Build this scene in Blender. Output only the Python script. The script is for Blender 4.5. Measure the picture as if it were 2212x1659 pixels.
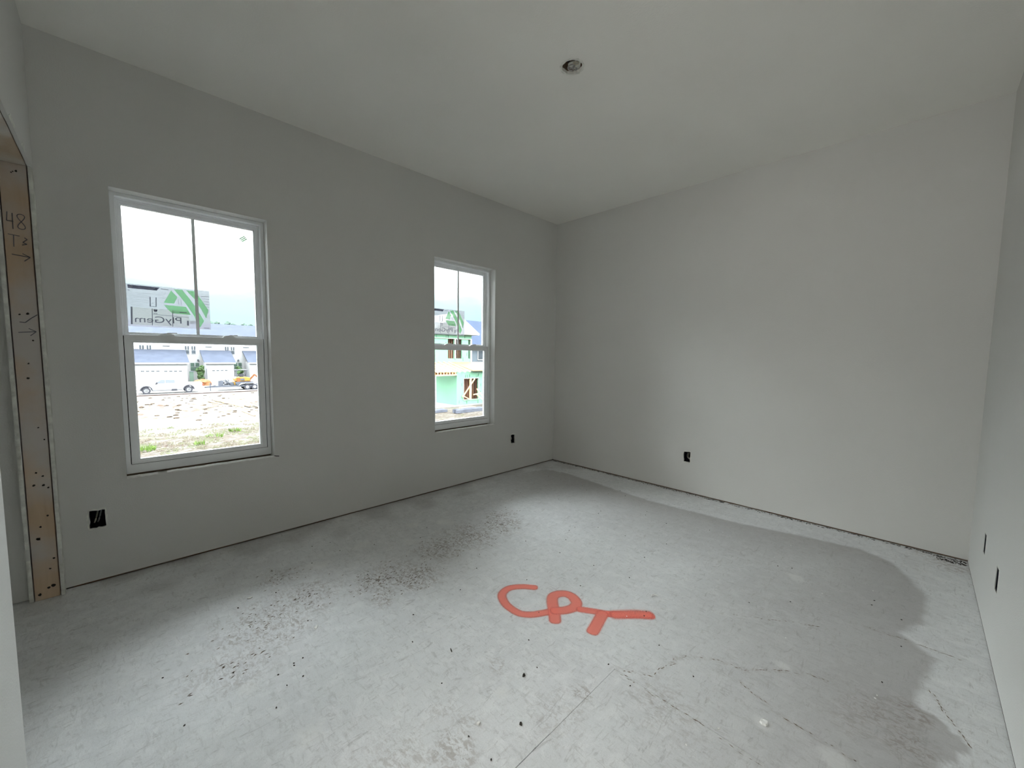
import bpy, bmesh, math, random
from mathutils import Vector, Matrix, noise
from mathutils.geometry import tessellate_polygon

PI = math.pi
C = bpy.context.scene.collection
scene = bpy.context.scene
for o in list(bpy.data.objects):
    bpy.data.objects.remove(o)

# ------------------------------------------------------------ camera
F_PX = 866.98
YAW, PITCH, ROLL = 0.79728, 0.078423, 0.0107556
cy, sy, cp, sp = math.cos(YAW), math.sin(YAW), math.cos(PITCH), math.sin(PITCH)
Fv = Vector((cy * cp, sy * cp, -sp)); Rv = Vector((sy, -cy, 0.0)); Uv = Rv.cross(Fv)
cr, sr = math.cos(ROLL), math.sin(ROLL)
R2 = cr * Rv + sr * Uv; U2 = -sr * Rv + cr * Uv
cam_d = bpy.data.cameras.new('camera'); cam = bpy.data.objects.new('camera', cam_d); C.objects.link(cam)
M = Matrix((R2, U2, -Fv)).transposed().to_4x4()
M.translation = Vector((-3.6854, -3.0047, 1.2257))
cam.matrix_world = M
cam_d.sensor_width = 36; cam_d.lens = F_PX * 36 / 2212
cam_d.shift_x = 7.36 / 2212; cam_d.shift_y = 9.76 / 2212
cam_d.clip_start = 0.02; cam_d.clip_end = 500
scene.camera = cam

# ------------------------------------------------------------ sky, sun, exposure
SKY_TOP = 25.0
SKY_LOW = 1.35
w = bpy.data.worlds.new('sky'); scene.world = w; w.use_nodes = True
nt = w.node_tree; nt.nodes.clear()
def wn(t, **k):
    n = nt.nodes.new(t)
    for a, b in k.items(): setattr(n, a, b)
    return n
tc = wn('ShaderNodeTexCoord'); sep = wn('ShaderNodeSeparateXYZ'); nt.links.new(tc.outputs['Generated'], sep.inputs[0])
nz = wn('ShaderNodeTexNoise'); nz.inputs['Scale'].default_value = 3.0; nz.inputs['Detail'].default_value = 5
mp = wn('ShaderNodeMapping'); mp.inputs['Scale'].default_value = (1, 1, 2.2)
nt.links.new(tc.outputs['Generated'], mp.inputs[0]); nt.links.new(mp.outputs[0], nz.inputs['Vector'])
# height plus a little cloud noise drives an overcast sky that brightens towards the top
ad = wn('ShaderNodeMath', operation='MULTIPLY_ADD'); ad.inputs[1].default_value = 0.16; nt.links.new(nz.outputs['Fac'], ad.inputs[0]); nt.links.new(sep.outputs['Z'], ad.inputs[2])
ramp = wn('ShaderNodeValToRGB'); nt.links.new(ad.outputs[0], ramp.inputs[0])
el = ramp.color_ramp.elements
el[0].position = 0.0; el[0].color = (0.62, 0.90, 0.96, 1)
el[1].position = 1.0; el[1].color = (0.88, 0.94, 1.0, 1)
e = ramp.color_ramp.elements.new(0.16); e.color = (0.66, 0.93, 0.97, 1)
e = ramp.color_ramp.elements.new(0.32); e.color = (0.96, 1.0, 1.0, 1)
st = wn('ShaderNodeMapRange', interpolation_type='SMOOTHSTEP'); st.inputs['From Min'].default_value = 0.19; st.inputs['From Max'].default_value = 0.50
st.inputs['To Min'].default_value = SKY_LOW; st.inputs['To Max'].default_value = SKY_TOP
nt.links.new(ad.outputs[0], st.inputs['Value'])
bg = wn('ShaderNodeBackground'); wo = wn('ShaderNodeOutputWorld')
nt.links.new(ramp.outputs[0], bg.inputs['Color']); nt.links.new(st.outputs[0], bg.inputs['Strength']); nt.links.new(bg.outputs[0], wo.inputs[0])
w.cycles.sampling_method = 'MANUAL'; w.cycles.sample_map_resolution = 512

sun_d = bpy.data.lights.new('sun', 'SUN'); sun_d.energy = 4.0; sun_d.angle = math.radians(1.5); sun_d.color = (1.0, 0.96, 0.9)
sun = bpy.data.objects.new('sun', sun_d); C.objects.link(sun)
sun.rotation_euler = Vector((-0.45, 0.62, -0.95)).to_track_quat('-Z', 'Y').to_euler()
sun.location = (10, -10, 20)

# added fill light in the unseen hall, reaching the room through its doorway
hd = bpy.data.lights.new('hall_fill_light', 'AREA'); hd.shape = 'RECTANGLE'; hd.size = 1.0; hd.size_y = 1.3; hd.energy = 40.0; hd.color = (1.0, 0.97, 0.90)
hl = bpy.data.objects.new('hall_fill_light', hd); C.objects.link(hl); hl.location = (-5.58, -2.72, 1.45); hl.rotation_euler = (0, -math.radians(90), 0)
vs = scene.view_settings
vs.view_transform = 'Standard'; vs.look = 'None'; vs.gamma = 1.0; vs.use_curve_mapping = False
vs.exposure = 0.0
scene.cycles.max_bounces = 24; scene.cycles.diffuse_bounces = 20; scene.cycles.transparent_max_bounces = 16
scene.cycles.sample_clamp_indirect = 0
scene.cycles.use_denoising = True

# ------------------------------------------------------------ materials
def mat(name, col, rough=0.8, spec=0.3, metal=0.0, var=0.0, vscale=8.0, bump=0.0, bscale=60.0, col2=None, emit=None):
    m = bpy.data.materials.new(name); m.use_nodes = True
    t = m.node_tree; b = t.nodes['Principled BSDF']
    b.inputs['Base Color'].default_value = (*col, 1); b.inputs['Roughness'].default_value = rough
    b.inputs['Specular IOR Level'].default_value = spec; b.inputs['Metallic'].default_value = metal
    tc = t.nodes.new('ShaderNodeTexCoord')
    n = t.nodes.new('ShaderNodeTexNoise'); n.inputs['Scale'].default_value = vscale; n.inputs['Detail'].default_value = 6
    t.links.new(tc.outputs['Object'], n.inputs['Vector'])
    mx = t.nodes.new('ShaderNodeMix'); mx.data_type = 'RGBA'
    c2 = col2 or tuple(c * (1 - var) for c in col)
    mx.inputs[6].default_value = (*col, 1); mx.inputs[7].default_value = (*c2, 1)
    mr = t.nodes.new('ShaderNodeMapRange'); mr.inputs['From Min'].default_value = 0.35; mr.inputs['From Max'].default_value = 0.65
    t.links.new(n.outputs['Fac'], mr.inputs['Value']); t.links.new(mr.outputs[0], mx.inputs[0])
    t.links.new(mx.outputs[2], b.inputs['Base Color'])
    if bump:
        n2 = t.nodes.new('ShaderNodeTexNoise'); n2.inputs['Scale'].default_value = bscale; n2.inputs['Detail'].default_value = 4
        t.links.new(tc.outputs['Object'], n2.inputs['Vector'])
        bp = t.nodes.new('ShaderNodeBump'); bp.inputs['Strength'].default_value = bump; bp.inputs['Distance'].default_value = 0.01
        t.links.new(n2.outputs['Fac'], bp.inputs['Height']); t.links.new(bp.outputs[0], b.inputs['Normal'])
    return m

M_wall = mat('wall_paint', (0.645, 0.645, 0.63), 0.75, 0.25, var=0.03, vscale=1.5, bump=0.12, bscale=160)
M_ceil = mat('ceiling_paint', (0.84, 0.835, 0.80), 0.85, 0.15, var=0.03, vscale=1.5, bump=0.10, bscale=140)
M_paper = mat('torn_paper', (0.85, 0.85, 0.83), 0.9, 0.1, var=0.1, vscale=40, bump=0.3)
M_edge = mat('drywall_edge', (0.80, 0.81, 0.76), 0.9, 0.1, var=0.25, vscale=30, bump=0.4)
M_back = mat('framing_dark', (0.30, 0.23, 0.17), 0.9, 0.1, var=0.4, vscale=5)
M_vinyl = mat('white_vinyl', (0.88, 0.90, 0.92), 0.35, 0.45, var=0.04, vscale=12)
M_black = mat('black_rubber_and_gap_shade', (0.012, 0.012, 0.014), 0.7, 0.2, var=0.2)
M_boxblk = mat('shaded_box_plastic', (0.010, 0.011, 0.018), 0.7, 0.1, var=0.2)  # near-black tone holds the shade inside the outlet boxes
M_cable = mat('cable_sheath', (0.42, 0.42, 0.42), 0.5, 0.3, var=0.2, vscale=60)
M_copper = mat('cable_yellow', (0.5, 0.47, 0.38), 0.5, 0.3, var=0.2, vscale=60)
M_red = mat('red_plastic', (0.5, 0.05, 0.04), 0.5, 0.3, var=0.2)
M_pencil = mat('pencil_mark', (0.14, 0.14, 0.16), 0.8, 0.1, var=0.2)
M_chipw = mat('plaster_white', (0.85, 0.85, 0.83), 0.9, 0.1, var=0.15, vscale=60, bump=0.4)
M_crumb = mat('mud_crumb', (0.05, 0.045, 0.04), 0.9, 0.1, var=0.4, vscale=90)
M_mud = mat('mud_tan', (0.23, 0.18, 0.14), 0.95, 0.05, var=0.4, vscale=60)

def wood_mat(name, c1, c2, c3, axis=2, scale=1.0):
    m = bpy.data.materials.new(name); m.use_nodes = True
    t = m.node_tree; b = t.nodes['Principled BSDF']; b.inputs['Roughness'].default_value = 0.8; b.inputs['Specular IOR Level'].default_value = 0.15
    tc = t.nodes.new('ShaderNodeTexCoord'); mp = t.nodes.new('ShaderNodeMapping')
    s = [14 * scale] * 3; s[axis] = 0.9 * scale; mp.inputs['Scale'].default_value = s
    t.links.new(tc.outputs['Object'], mp.inputs[0])
    n = t.nodes.new('ShaderNodeTexNoise'); n.inputs['Scale'].default_value = 2.5; n.inputs['Detail'].default_value = 7; n.inputs['Distortion'].default_value = 0.6
    t.links.new(mp.outputs[0], n.inputs['Vector'])
    r = t.nodes.new('ShaderNodeValToRGB'); t.links.new(n.outputs['Fac'], r.inputs[0])
    r.color_ramp.elements[0].position = 0.3; r.color_ramp.elements[0].color = (*c1, 1)
    r.color_ramp.elements[1].position = 0.7; r.color_ramp.elements[1].color = (*c2, 1)
    n2 = t.nodes.new('ShaderNodeTexNoise'); n2.inputs['Scale'].default_value = 3.2 * scale; n2.inputs['Detail'].default_value = 5
    t.links.new(tc.outputs['Object'], n2.inputs['Vector'])
    mr = t.nodes.new('ShaderNodeMapRange'); mr.inputs['From Min'].default_value = 0.42; mr.inputs['From Max'].default_value = 0.60
    t.links.new(n2.outputs['Fac'], mr.inputs['Value'])
    mx = t.nodes.new('ShaderNodeMix'); mx.data_type = 'RGBA'; mx.inputs[7].default_value = (*c3, 1)
    t.links.new(mr.outputs[0], mx.inputs[0]); t.links.new(r.outputs[0], mx.inputs[6]); t.links.new(mx.outputs[2], b.inputs['Base Color'])
    return m
M_wood = wood_mat('stud_wood', (0.52, 0.39, 0.27), (0.60, 0.46, 0.33), (0.56, 0.52, 0.49), 2)
M_woody = wood_mat('header_wood', (0.46, 0.36, 0.26), (0.55, 0.44, 0.33), (0.62, 0.60, 0.56), 1)
M_plate = wood_mat('plate_wood', (0.10, 0.05, 0.03), (0.20, 0.11, 0.06), (0.24, 0.20, 0.16), 0)
M_lumber = wood_mat('new_lumber', (0.42, 0.27, 0.12), (0.55, 0.37, 0.18), (0.50, 0.36, 0.20), 1)
M_lumberold = wood_mat('weathered_lumber', (0.16, 0.09, 0.05), (0.26, 0.15, 0.08), (0.20, 0.15, 0.12), 1)

# exterior materials (sunlit outdoors; XF trims their reflectance together)
XF = 0.42
def xc(c): return tuple(v * XF for v in c)
def xmat(name, col, *a, **k):
    if 'col2' in k: k['col2'] = xc(k['col2'])
    return mat(name, xc(col), *a, **k)
def xwood(name, a, b, c, *r): return wood_mat(name, xc(a), xc(b), xc(c), *r)
M_white_sd = xmat('white_siding', (0.50, 0.50, 0.50), 0.8, 0.1, var=0.02)
M_shingle = xmat('grey_shingle', (0.080, 0.092, 0.125), 0.95, 0.05, var=0.15, vscale=1.2)
M_shingle2 = xmat('blue_grey_shingle', (0.060, 0.080, 0.13), 0.95, 0.05, var=0.12, vscale=0.6)
M_winglass = xmat('window_dark', (0.085, 0.10, 0.12), 0.2, 0.4, var=0.3, vscale=2)
M_wingreen = xmat('window_green_reflection', (0.10, 0.17, 0.13), 0.3, 0.3, var=0.4, vscale=2)
M_green = xmat('green_sheathing', (0.25, 0.50, 0.34), 0.8, 0.1, var=0.06, vscale=1.0)
M_darkg = xmat('sheathing_print', (0.08, 0.20, 0.13), 0.8, 0.1, var=0.2)
M_osb = xwood('osb_board', (0.42, 0.22, 0.09), (0.50, 0.28, 0.12), (0.46, 0.26, 0.11), 2, 0.4)
M_inwood = xwood('interior_studs', (0.20, 0.07, 0.04), (0.34, 0.15, 0.09), (0.28, 0.14, 0.09), 2, 0.6)
M_ltgrey = xmat('light_grey_siding', (0.15, 0.18, 0.21), 0.8, 0.1, var=0.04)
M_tpaint = xmat('truck_white', (0.52, 0.52, 0.53), 0.35, 0.4, var=0.02)
M_tglass = xmat('truck_glass', (0.07, 0.085, 0.11), 0.3, 0.3, var=0.1)
M_tire = xmat('tire_rubber', (0.07, 0.07, 0.085), 0.9, 0.1, var=0.2)
M_rim = xmat('wheel_rim', (0.35, 0.35, 0.36), 0.5, 0.3, var=0.3, vscale=10)
M_yellow = xmat('machine_yellow', (0.42, 0.22, 0.03), 0.5, 0.3, var=0.2, vscale=2)
M_orange = xmat('rusty_orange', (0.28, 0.10, 0.03), 0.7, 0.2, var=0.3, vscale=4)
M_steel = xmat('grey_steel', (0.09, 0.10, 0.13), 0.6, 0.3, var=0.3, vscale=3)
M_foliage = xmat('foliage', (0.055, 0.10, 0.035), 0.9, 0.1, var=0.5, vscale=3)
M_treeline = xmat('far_foliage', (0.10, 0.15, 0.12), 0.9, 0.1, var=0.3, vscale=1)
M_bark = xmat('bark', (0.08, 0.06, 0.04), 0.9, 0.1, var=0.3)
M_concrete = xmat('street_concrete', (0.34, 0.335, 0.33), 0.9, 0.1, var=0.08, vscale=0.6)
M_curb = xmat('curb_shadow_brown', (0.09, 0.055, 0.05), 0.9, 0.1, var=0.4, vscale=2)  # dark brown-red tone holds the shadow along the curb
M_grass = xmat('dry_grass', (0.085, 0.095, 0.045), 0.9, 0.1, col2=(0.085, 0.060, 0.045), vscale=1.2)
M_greengrass = xmat('green_weed', (0.16, 0.26, 0.05), 0.9, 0.1, var=0.4, vscale=2)
M_clod = xmat('clod_brown', (0.10, 0.07, 0.05), 0.9, 0.1, var=0.4, vscale=2)
M_wrap = xmat('grey_wrap', (0.16, 0.17, 0.21), 0.8, 0.1, var=0.35, vscale=2)

# ------------------------------------------------------------ mesh helpers
def box(bm, x0, x1, y0, y1, z0, z1):
    vs = [bm.verts.new(p) for p in ((x0, y0, z0), (x1, y0, z0), (x1, y1, z0), (x0, y1, z0), (x0, y0, z1), (x1, y0, z1), (x1, y1, z1), (x0, y1, z1))]
    for f in ((0, 3, 2, 1), (4, 5, 6, 7), (0, 1, 5, 4), (1, 2, 6, 5), (2, 3, 7, 6), (3, 0, 4, 7)):
        bm.faces.new([vs[i] for i in f])
    return vs

def beam(bm, a, b, w_, h_, up=(0, 0, 1)):
    a = Vector(a); b = Vector(b); d = (b - a).normalized(); u = Vector(up)
    s = d.cross(u)
    if s.length < 1e-4: s = d.cross(Vector((1, 0, 0)))
    s.normalize(); t = s.cross(d)
    vs = []
    for p in (a, b):
        for i, j in ((-1, -1), (1, -1), (1, 1), (-1, 1)):
            vs.append(bm.verts.new(p + s * (i * w_ / 2) + t * (j * h_ / 2)))
    for f in ((0, 3, 2, 1), (4, 5, 6, 7), (0, 1, 5, 4), (1, 2, 6, 5), (2, 3, 7, 6), (3, 0, 4, 7)):
        bm.faces.new([vs[i] for i in f])

def tube(bm, pts, r, seg=8):
    rings = []
    n = len(pts); pts = [Vector(p) for p in pts]
    for i, p in enumerate(pts):
        d = (pts[min(i + 1, n - 1)] - pts[max(i - 1, 0)]).normalized()
        s = d.cross(Vector((0.1, 0.2, 1))).normalized(); t = s.cross(d)
        rr = r[i] if isinstance(r, (list, tuple)) else r
        rings.append([bm.verts.new(p + s * (rr * math.cos(2 * PI * k / seg)) + t * (rr * math.sin(2 * PI * k / seg))) for k in range(seg)])
    for i in range(n - 1):
        for k in range(seg):
            bm.faces.new((rings[i][k], rings[i][(k + 1) % seg], rings[i + 1][(k + 1) % seg], rings[i + 1][k]))
    bm.faces.new(rings[0][::-1]); bm.faces.new(rings[-1])

def prism(bm, loops, d0, d1, plane='xz'):
    """extrude a polygon with holes. loops: [outer, hole, ...] 2-D; plane names the two axes"""
    def P(u, v, d):
        return {'xz': (u, d, v), 'yz': (d, u, v), 'xy': (u, v, d)}[plane]
    flat = [p for l in loops for p in l]
    tris = tessellate_polygon([[Vector((p[0], p[1], 0)) for p in l] for l in loops])
    va = [bm.verts.new(P(p[0], p[1], d0)) for p in flat]; vb = [bm.verts.new(P(p[0], p[1], d1)) for p in flat]
    for t in tris:
        try:
            bm.faces.new([va[i] for i in t]); bm.faces.new([vb[i] for i in reversed(t)])
        except ValueError: pass
    k = 0
    for l in loops:
        n = len(l)
        for i in range(n):
            a, b = k + i, k + (i + 1) % n
            try: bm.faces.new((va[a], va[b], vb[b], vb[a]))
            except ValueError: pass
        k += n

def ring(bm, x0, x1, z0, z1, wl, wr, wb, wt, y0, y1):
    prism(bm, [[(x0, z0), (x1, z0), (x1, z1), (x0, z1)], [(x0 + wl, z0 + wb), (x1 - wr, z0 + wb), (x1 - wr, z1 - wt), (x0 + wl, z1 - wt)]], y0, y1)

def link(name, bm, m, parent=None, bevel=0.0, smooth=False, keepn=False):
    if not keepn: bmesh.ops.recalc_face_normals(bm, faces=bm.faces)
    me = bpy.data.meshes.new(name); bm.to_mesh(me); bm.free()
    me.materials.append(m)
    o = bpy.data.objects.new(name, me); C.objects.link(o)
    if parent: o.parent = parent
    if smooth:
        for p in me.polygons: p.use_smooth = True
    if bevel:
        md = o.modifiers.new('bevel', 'BEVEL'); md.width = bevel; md.segments = 2; md.limit_method = 'ANGLE'
    return o

def tag(o, label=None, cat=None, group=None, kind=None):
    if label: o['label'] = label
    if cat: o['category'] = cat
    if group: o['group'] = group
    if kind: o['kind'] = kind
    return o

def empty(name, loc=(0, 0, 0), label=None, cat=None, group=None, kind=None):
    o = bpy.data.objects.new(name, None); C.objects.link(o); o.location = loc; o.empty_display_size = 0.1
    return tag(o, label, cat, group, kind)

def part(name, m, parent, fn, bevel=0.0, smooth=False):
    """fn(bm) draws in WORLD coordinates; parents of things at the origin keep them so"""
    bm = bmesh.new(); fn(bm)
    o = link(name, bm, m, parent, bevel, smooth)
    if parent:
        root = parent; off = Vector((0, 0, 0))
        while root: off += root.location; root = root.parent
        if off.length > 0:
            for v in o.data.vertices: v.co -= off
    return o

def rbox(*a): return lambda bm: box(bm, *a)

# ------------------------------------------------------------ room shell
XL = -3.927; XC = -4.72; W = 3.2825; H = 2.74
rnd = random.Random(7)
OZ = (0.288, 0.395)
def ragged(cx, cz, w_, h_, seed, amp=0.004, notch=None):
    """ragged hand-cut outlet hole"""
    r = random.Random(seed); pts = []
    for side in range(4):
        for k in range(5):
            t = k / 5
            if side == 0: p = (cx - w_ / 2 + w_ * t, cz - h_ / 2)
            elif side == 1: p = (cx + w_ / 2, cz - h_ / 2 + h_ * t)
            elif side == 2: p = (cx + w_ / 2 - w_ * t, cz + h_ / 2)
            else: p = (cx - w_ / 2, cz + h_ / 2 - h_ * t)
            pts.append((p[0] + r.uniform(-amp, amp), p[1] + r.uniform(-amp, amp)))
    return pts
def rect(x0, x1, z0, z1): return [(x0, z0), (x1, z0), (x1, z1), (x0, z1)]

WIN = [(-3.674, -2.950, 0.540, 2.088), (-1.669, -0.9516, 0.540, 2.088)]

# ---- wall with the windows
GAP = 0.012
def f_wl(bm):
    prism(bm, [rect(XL, 0.012, GAP, H)] + [rect(*w_) for w_ in WIN] + [ragged(-3.797, 0.343, 0.058, 0.094, 3, 0.003), ragged(-0.678, 0.350, 0.058, 0.094, 5, 0.003)], 0.0, 0.0127)
wall_left = tag(part('wall_left', M_wall, None, f_wl), kind='structure')
part('sheathing', M_back, wall_left, lambda bm: prism(bm, [rect(-4.9, 0.25, -0.3, H + 0.3)] + [rect(*w_) for w_ in WIN], 0.105, 0.17))
part('bottom_plate', M_plate, wall_left, rbox(-3.9, 0, 0.0145, 0.10, 0.0, 0.038))
# ---- back (far) wall
def f_wb(bm):
    prism(bm, [rect(-W - 0.012, 0.0, GAP, H), ragged(-1.568, 0.335, 0.058, 0.094, 11, 0.003)], 0.0, 0.0127, 'yz')
wall_back = tag(part('wall_back', M_wall, None, f_wb), kind='structure')
part('sheathing', M_back, wall_back, rbox(0.105, 0.17, -W - 0.25, 0.10, -0.3, H + 0.3))
part('bottom_plate', M_plate, wall_back, rbox(0.0145, 0.10, -W, 0.0, 0.0, 0.038))
# ---- right wall
def f_wr(bm):
    prism(bm, [rect(XL - 0.0, 0.0, 0.004, H), ragged(-0.655, 0.330, 0.062, 0.100, 13, 0.002), ragged(-1.108, 0.325, 0.062, 0.100, 17, 0.003)], -W - 0.0127, -W)
wall_right = tag(part('wall_right', M_wall, None, f_wr), kind='structure')
part('sheathing', M_back, wall_right, rbox(-4.9, 0.2, -W - 0.17, -W - 0.105, -0.3, H + 0.3))
part('bottom_plate', M_plate, wall_right, rbox(-3.9, 0, -W - 0.10, -W - 0.0145, 0.0, 0.038))
# ---- closet-side wall with its cased-out opening, header and jamb
YN = -1.262; YF = -0.045; HZ = 2.088
def rag_line(a, b, n, amp, seed, fixed):
    r = random.Random(seed)
    return [(a + (b - a) * i / n, fixed + r.uniform(-amp, amp)) for i in range(n + 1)]
DOORWAY = DWY0, DWY1, DWZ = -3.14, -2.08, 2.07   # unseen doorway beside the camera, widened to admit the added fill light
def f_wc(bm):
    out = [(-W, 0.0), (DWY0, 0.0), (DWY0, DWZ), (DWY1, DWZ), (DWY1, 0.0), (YN, 0.0), (YN, HZ - 0.003)] + rag_line(YN, YF, 26, 0.0025, 4, HZ - 0.003)[1:] + [(YF - 0.002, 0.006), (0.0, 0.006), (0.0, H), (-W, H)]
    prism(bm, [out], XL - 0.0127, XL, 'yz')
wall_door = tag(part('wall_front', M_wall, None, f_wc), kind='structure')
def f_wc2(bm):
    out = [(-W, 0.0), (DWY0, 0.0), (DWY0, DWZ), (DWY1, DWZ), (DWY1, 0.0), (YN, 0.0), (YN, HZ), (YF, HZ), (YF, 0.004), (0.0, 0.004), (0.0, H), (-W, H)]
    prism(bm, [out], -4.043, -4.030, 'yz')
part('closet_drywall', M_wall, wall_door, f_wc2)
# framing of the opening
def f_jamb(bm): box(bm, -4.0262, -3.9443, -0.040, -0.003, 0.0, HZ)
part('jamb_stud', M_wood, wall_door, f_jamb, bevel=0.0015)
part('header', M_woody, wall_door, rbox(-4.0285, -3.9435, -1.30, -0.003, HZ, HZ + 0.14), bevel=0.0015)
part('stud', M_wood, wall_door, rbox(-4.0285, XL - 0.0145, -1.30, YN - 0.002, 0.0, HZ))
part('stud', M_wood, wall_door, rbox(-4.0285, XL - 0.0145, DWY1, DWY1 + 0.04, 0.0, HZ))
part('stud', M_wood, wall_door, rbox(-4.0285, XL - 0.0145, DWY0 - 0.04, DWY0, 0.0, HZ))
part('header', M_woody, wall_door, rbox(-4.0285, -3.9435, DWY0 - 0.04, DWY1 + 0.04, DWZ, DWZ + 0.14))
# raw drywall edges standing proud of the jamb
def f_de(x0, x1, seed, yy):
    def f(bm):
        r = random.Random(seed); n = 34; fr = []
        for i in range(n + 1):
            z = 0.002 + (HZ - 0.01) * i / n
            y = yy + r.uniform(-0.0018, 0.0018) + (0.003 if r.random() < 0.1 else 0)
            a = bm.verts.new((x0 + r.uniform(-0.0006, 0.0006), y, z)); b = bm.verts.new((x1 + r.uniform(-0.0006, 0.0006), y, z))
            c = bm.verts.new((x1, -0.001, z)); d = bm.verts.new((x0, -0.001, z)); fr.append((a, b, c, d))
        for i in range(n):
            for k in range(4):
                bm.faces.new((fr[i][k], fr[i][(k + 1) % 4], fr[i + 1][(k + 1) % 4], fr[i + 1][k]))
        bm.faces.new(fr[0]); bm.faces.new(fr[-1])
    return f
part('drywall_edge', M_edge, wall_door, f_de(XL - 0.0115, XL + 0.0012, 21, -0.049))
part('drywall_edge', M_edge, wall_door, f_de(-4.044, -4.0315, 22, -0.047))
# torn paper along the header
def f_torn(bm):
    r = random.Random(9)
    for (y0, y1, h_) in ((-0.34, -0.24, 0.02), (-0.62, -0.5, 0.03), (-1.1, -0.9, 0.012)):
        n = 8; prev = None
        for i in range(n + 1):
            y = y0 + (y1 - y0) * i / n; z = HZ + 0.004 + h_ * math.sin(PI * i / n) * r.uniform(0.5, 1)
            a = bm.verts.new((XL + 0.0006, y, HZ - 0.002)); b = bm.verts.new((XL + 0.0035 * r.random() + 0.001, y + 0.004, z))
            if prev: bm.faces.new((prev[0], a, b, prev[1]))
            prev = (a, b)
part('torn_paper', M_edge, wall_door, f_torn)
# nail dents, knots and mud on the jamb
def f_dents(bm):
    r = random.Random(33)
    for (x, z, s) in ((-4.000, 1.40, .004), (-3.975, 1.405, .006), (-3.965, 1.28, .004), (-3.985, 1.17, .004), (-3.99, 1.10, .007), (-3.972, 0.86, .004), (-3.955, 0.80, .004), (-3.99, 0.64, .005), (-3.97, 0.62, .005), (-4.0, 0.58, .006),
                      (-3.97, 0.575, .006), (-3.955, 0.56, .004), (-3.965, 0.42, .005), (-3.99, 0.37, .005), (-4.0, 0.31, .009), (-3.955, 0.20, .005), (-3.97, 0.15, .005), (-3.98, 0.055, .008), (-3.965, 0.06, .01), (-4.01, 0.03, .008), (-3.975, 2.055, .005), (-3.985, 2.05, .003), (-3.99, 2.045, .003)):
        c = bm.verts.new((x, -0.0418, z)); vs = []
        for k in range(9):
            a = 2 * PI * k / 9; q = s * r.uniform(0.6, 1.1)
            vs.append(bm.verts.new((x + q * math.cos(a), -0.0406, z + q * math.sin(a))))
        for k in range(9): bm.faces.new((c, vs[k], vs[(k + 1) % 9]))
part('nail_dents', M_crumb, wall_door, f_dents)
# pencilled writing on the jamb: 48, T, arrows
def stroke(bm, pts, wd=0.0028, y=-0.0412):
    for i in range(len(pts) - 1):
        (x0, z0), (x1, z1) = pts[i], pts[i + 1]
        beam(bm, (x0, y, z0), (x1, y, z1), 0.001, wd, (0.3, 0, 1) if abs(x1 - x0) > abs(z1 - z0) else (1, 0, 0.3))
def f_48(bm):
    stroke(bm, [(-4.012, 1.865), (-4.015, 1.825), (-3.995, 1.825)]); stroke(bm, [(-3.997, 1.862), (-3.998, 1.79)])
    pts = [(-3.972 + 0.0105 * math.sin(t) * (1 if k < 9 else 1), 1.828 + 0.033 * math.cos(t / 2)) for k, t in enumerate([2 * PI * i / 9 for i in range(19)])]
    pts8 = []
    for i in range(25):
        t = 2 * PI * i / 24
        pts8.append((-3.972 + 0.0115 * math.sin(2 * t), 1.828 + 0.034 * math.cos(t)))
    stroke(bm, pts8)
def f_T(bm):
    stroke(bm, [(-4.015, 1.765), (-3.980, 1.762)]); stroke(bm, [(-3.998, 1.763), (-4.000, 1.71)])
    stroke(bm, [(-3.966, 1.757), (-3.958, 1.750), (-3.972, 1.735), (-3.960, 1.728), (-3.975, 1.722)], 0.003)
def f_arr(z, s):
    def f(bm):
        stroke(bm, [(-4.008, z), (-3.955, z + s)], 0.0034); stroke(bm, [(-3.976, z + s + 0.014), (-3.953, z + s), (-3.972, z + s - 0.020)], 0.003)
    return f
def f_slash(bm): stroke(bm, [(-4.002, 1.365), (-3.985, 1.363), (-3.965, 1.385), (-3.945, 1.403)], 0.0034)
part('pencilled_number', M_pencil, wall_door, f_48); part('pencilled_letter', M_pencil, wall_door, f_T)
part('pencilled_arrow', M_pencil, wall_door, f_arr(1.675, -0.006)); part('pencilled_arrow', M_pencil, wall_door, f_arr(1.316, 0.006)); part('pencilled_tick', M_pencil, wall_door, f_slash)

# closet beyond the opening, hall beyond the doorway
wc = tag(part('wall_closet', M_wall, None, lambda bm: (box(bm, -4.72, -4.044, -0.004, 0.0127, 0.004, H), box(bm, -4.733, -4.72, -1.7, 0.0, 0.0, H), box(bm, -4.72, -4.044, -1.66, -1.65, 0.0, H))), kind='structure')
def f_hall(bm):
    box(bm, -5.60, -5.59, -4.2, -1.66, 0.0, H); box(bm, -5.59, -4.733, -1.70, -1.67, 0.0, H)
    box(bm, -5.59, -4.043, -4.2, -4.19, 0, H); box(bm, -4.043, -4.03, -4.2, -W, 0, H)
wh = tag(part('wall_hall', M_wall, None, f_hall), kind='structure')

# ---- ceiling
CX, CY, CR = -1.907, -1.634, 0.054
def f_ceil(bm):
    r = random.Random(2)
    hole = [(CX + CR * (1 + r.uniform(-.07, .05)) * math.cos(2 * PI * k / 40), CY + CR * (1 + r.uniform(-.07, .05)) * math.sin(2 * PI * k / 40)) for k in range(40)]
    prism(bm, [[(-5.7, -4.3), (0.0, -4.3), (0.0, 0.0), (-5.7, 0.0)], hole], H, H + 0.016, 'xy')
ceiling = tag(part('ceiling', M_ceil, None, f_ceil), kind='structure')
part('decking', M_back, ceiling, rbox(-5.8, 0.2, -4.4, 0.16, H + 0.28, H + 0.31))

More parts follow.
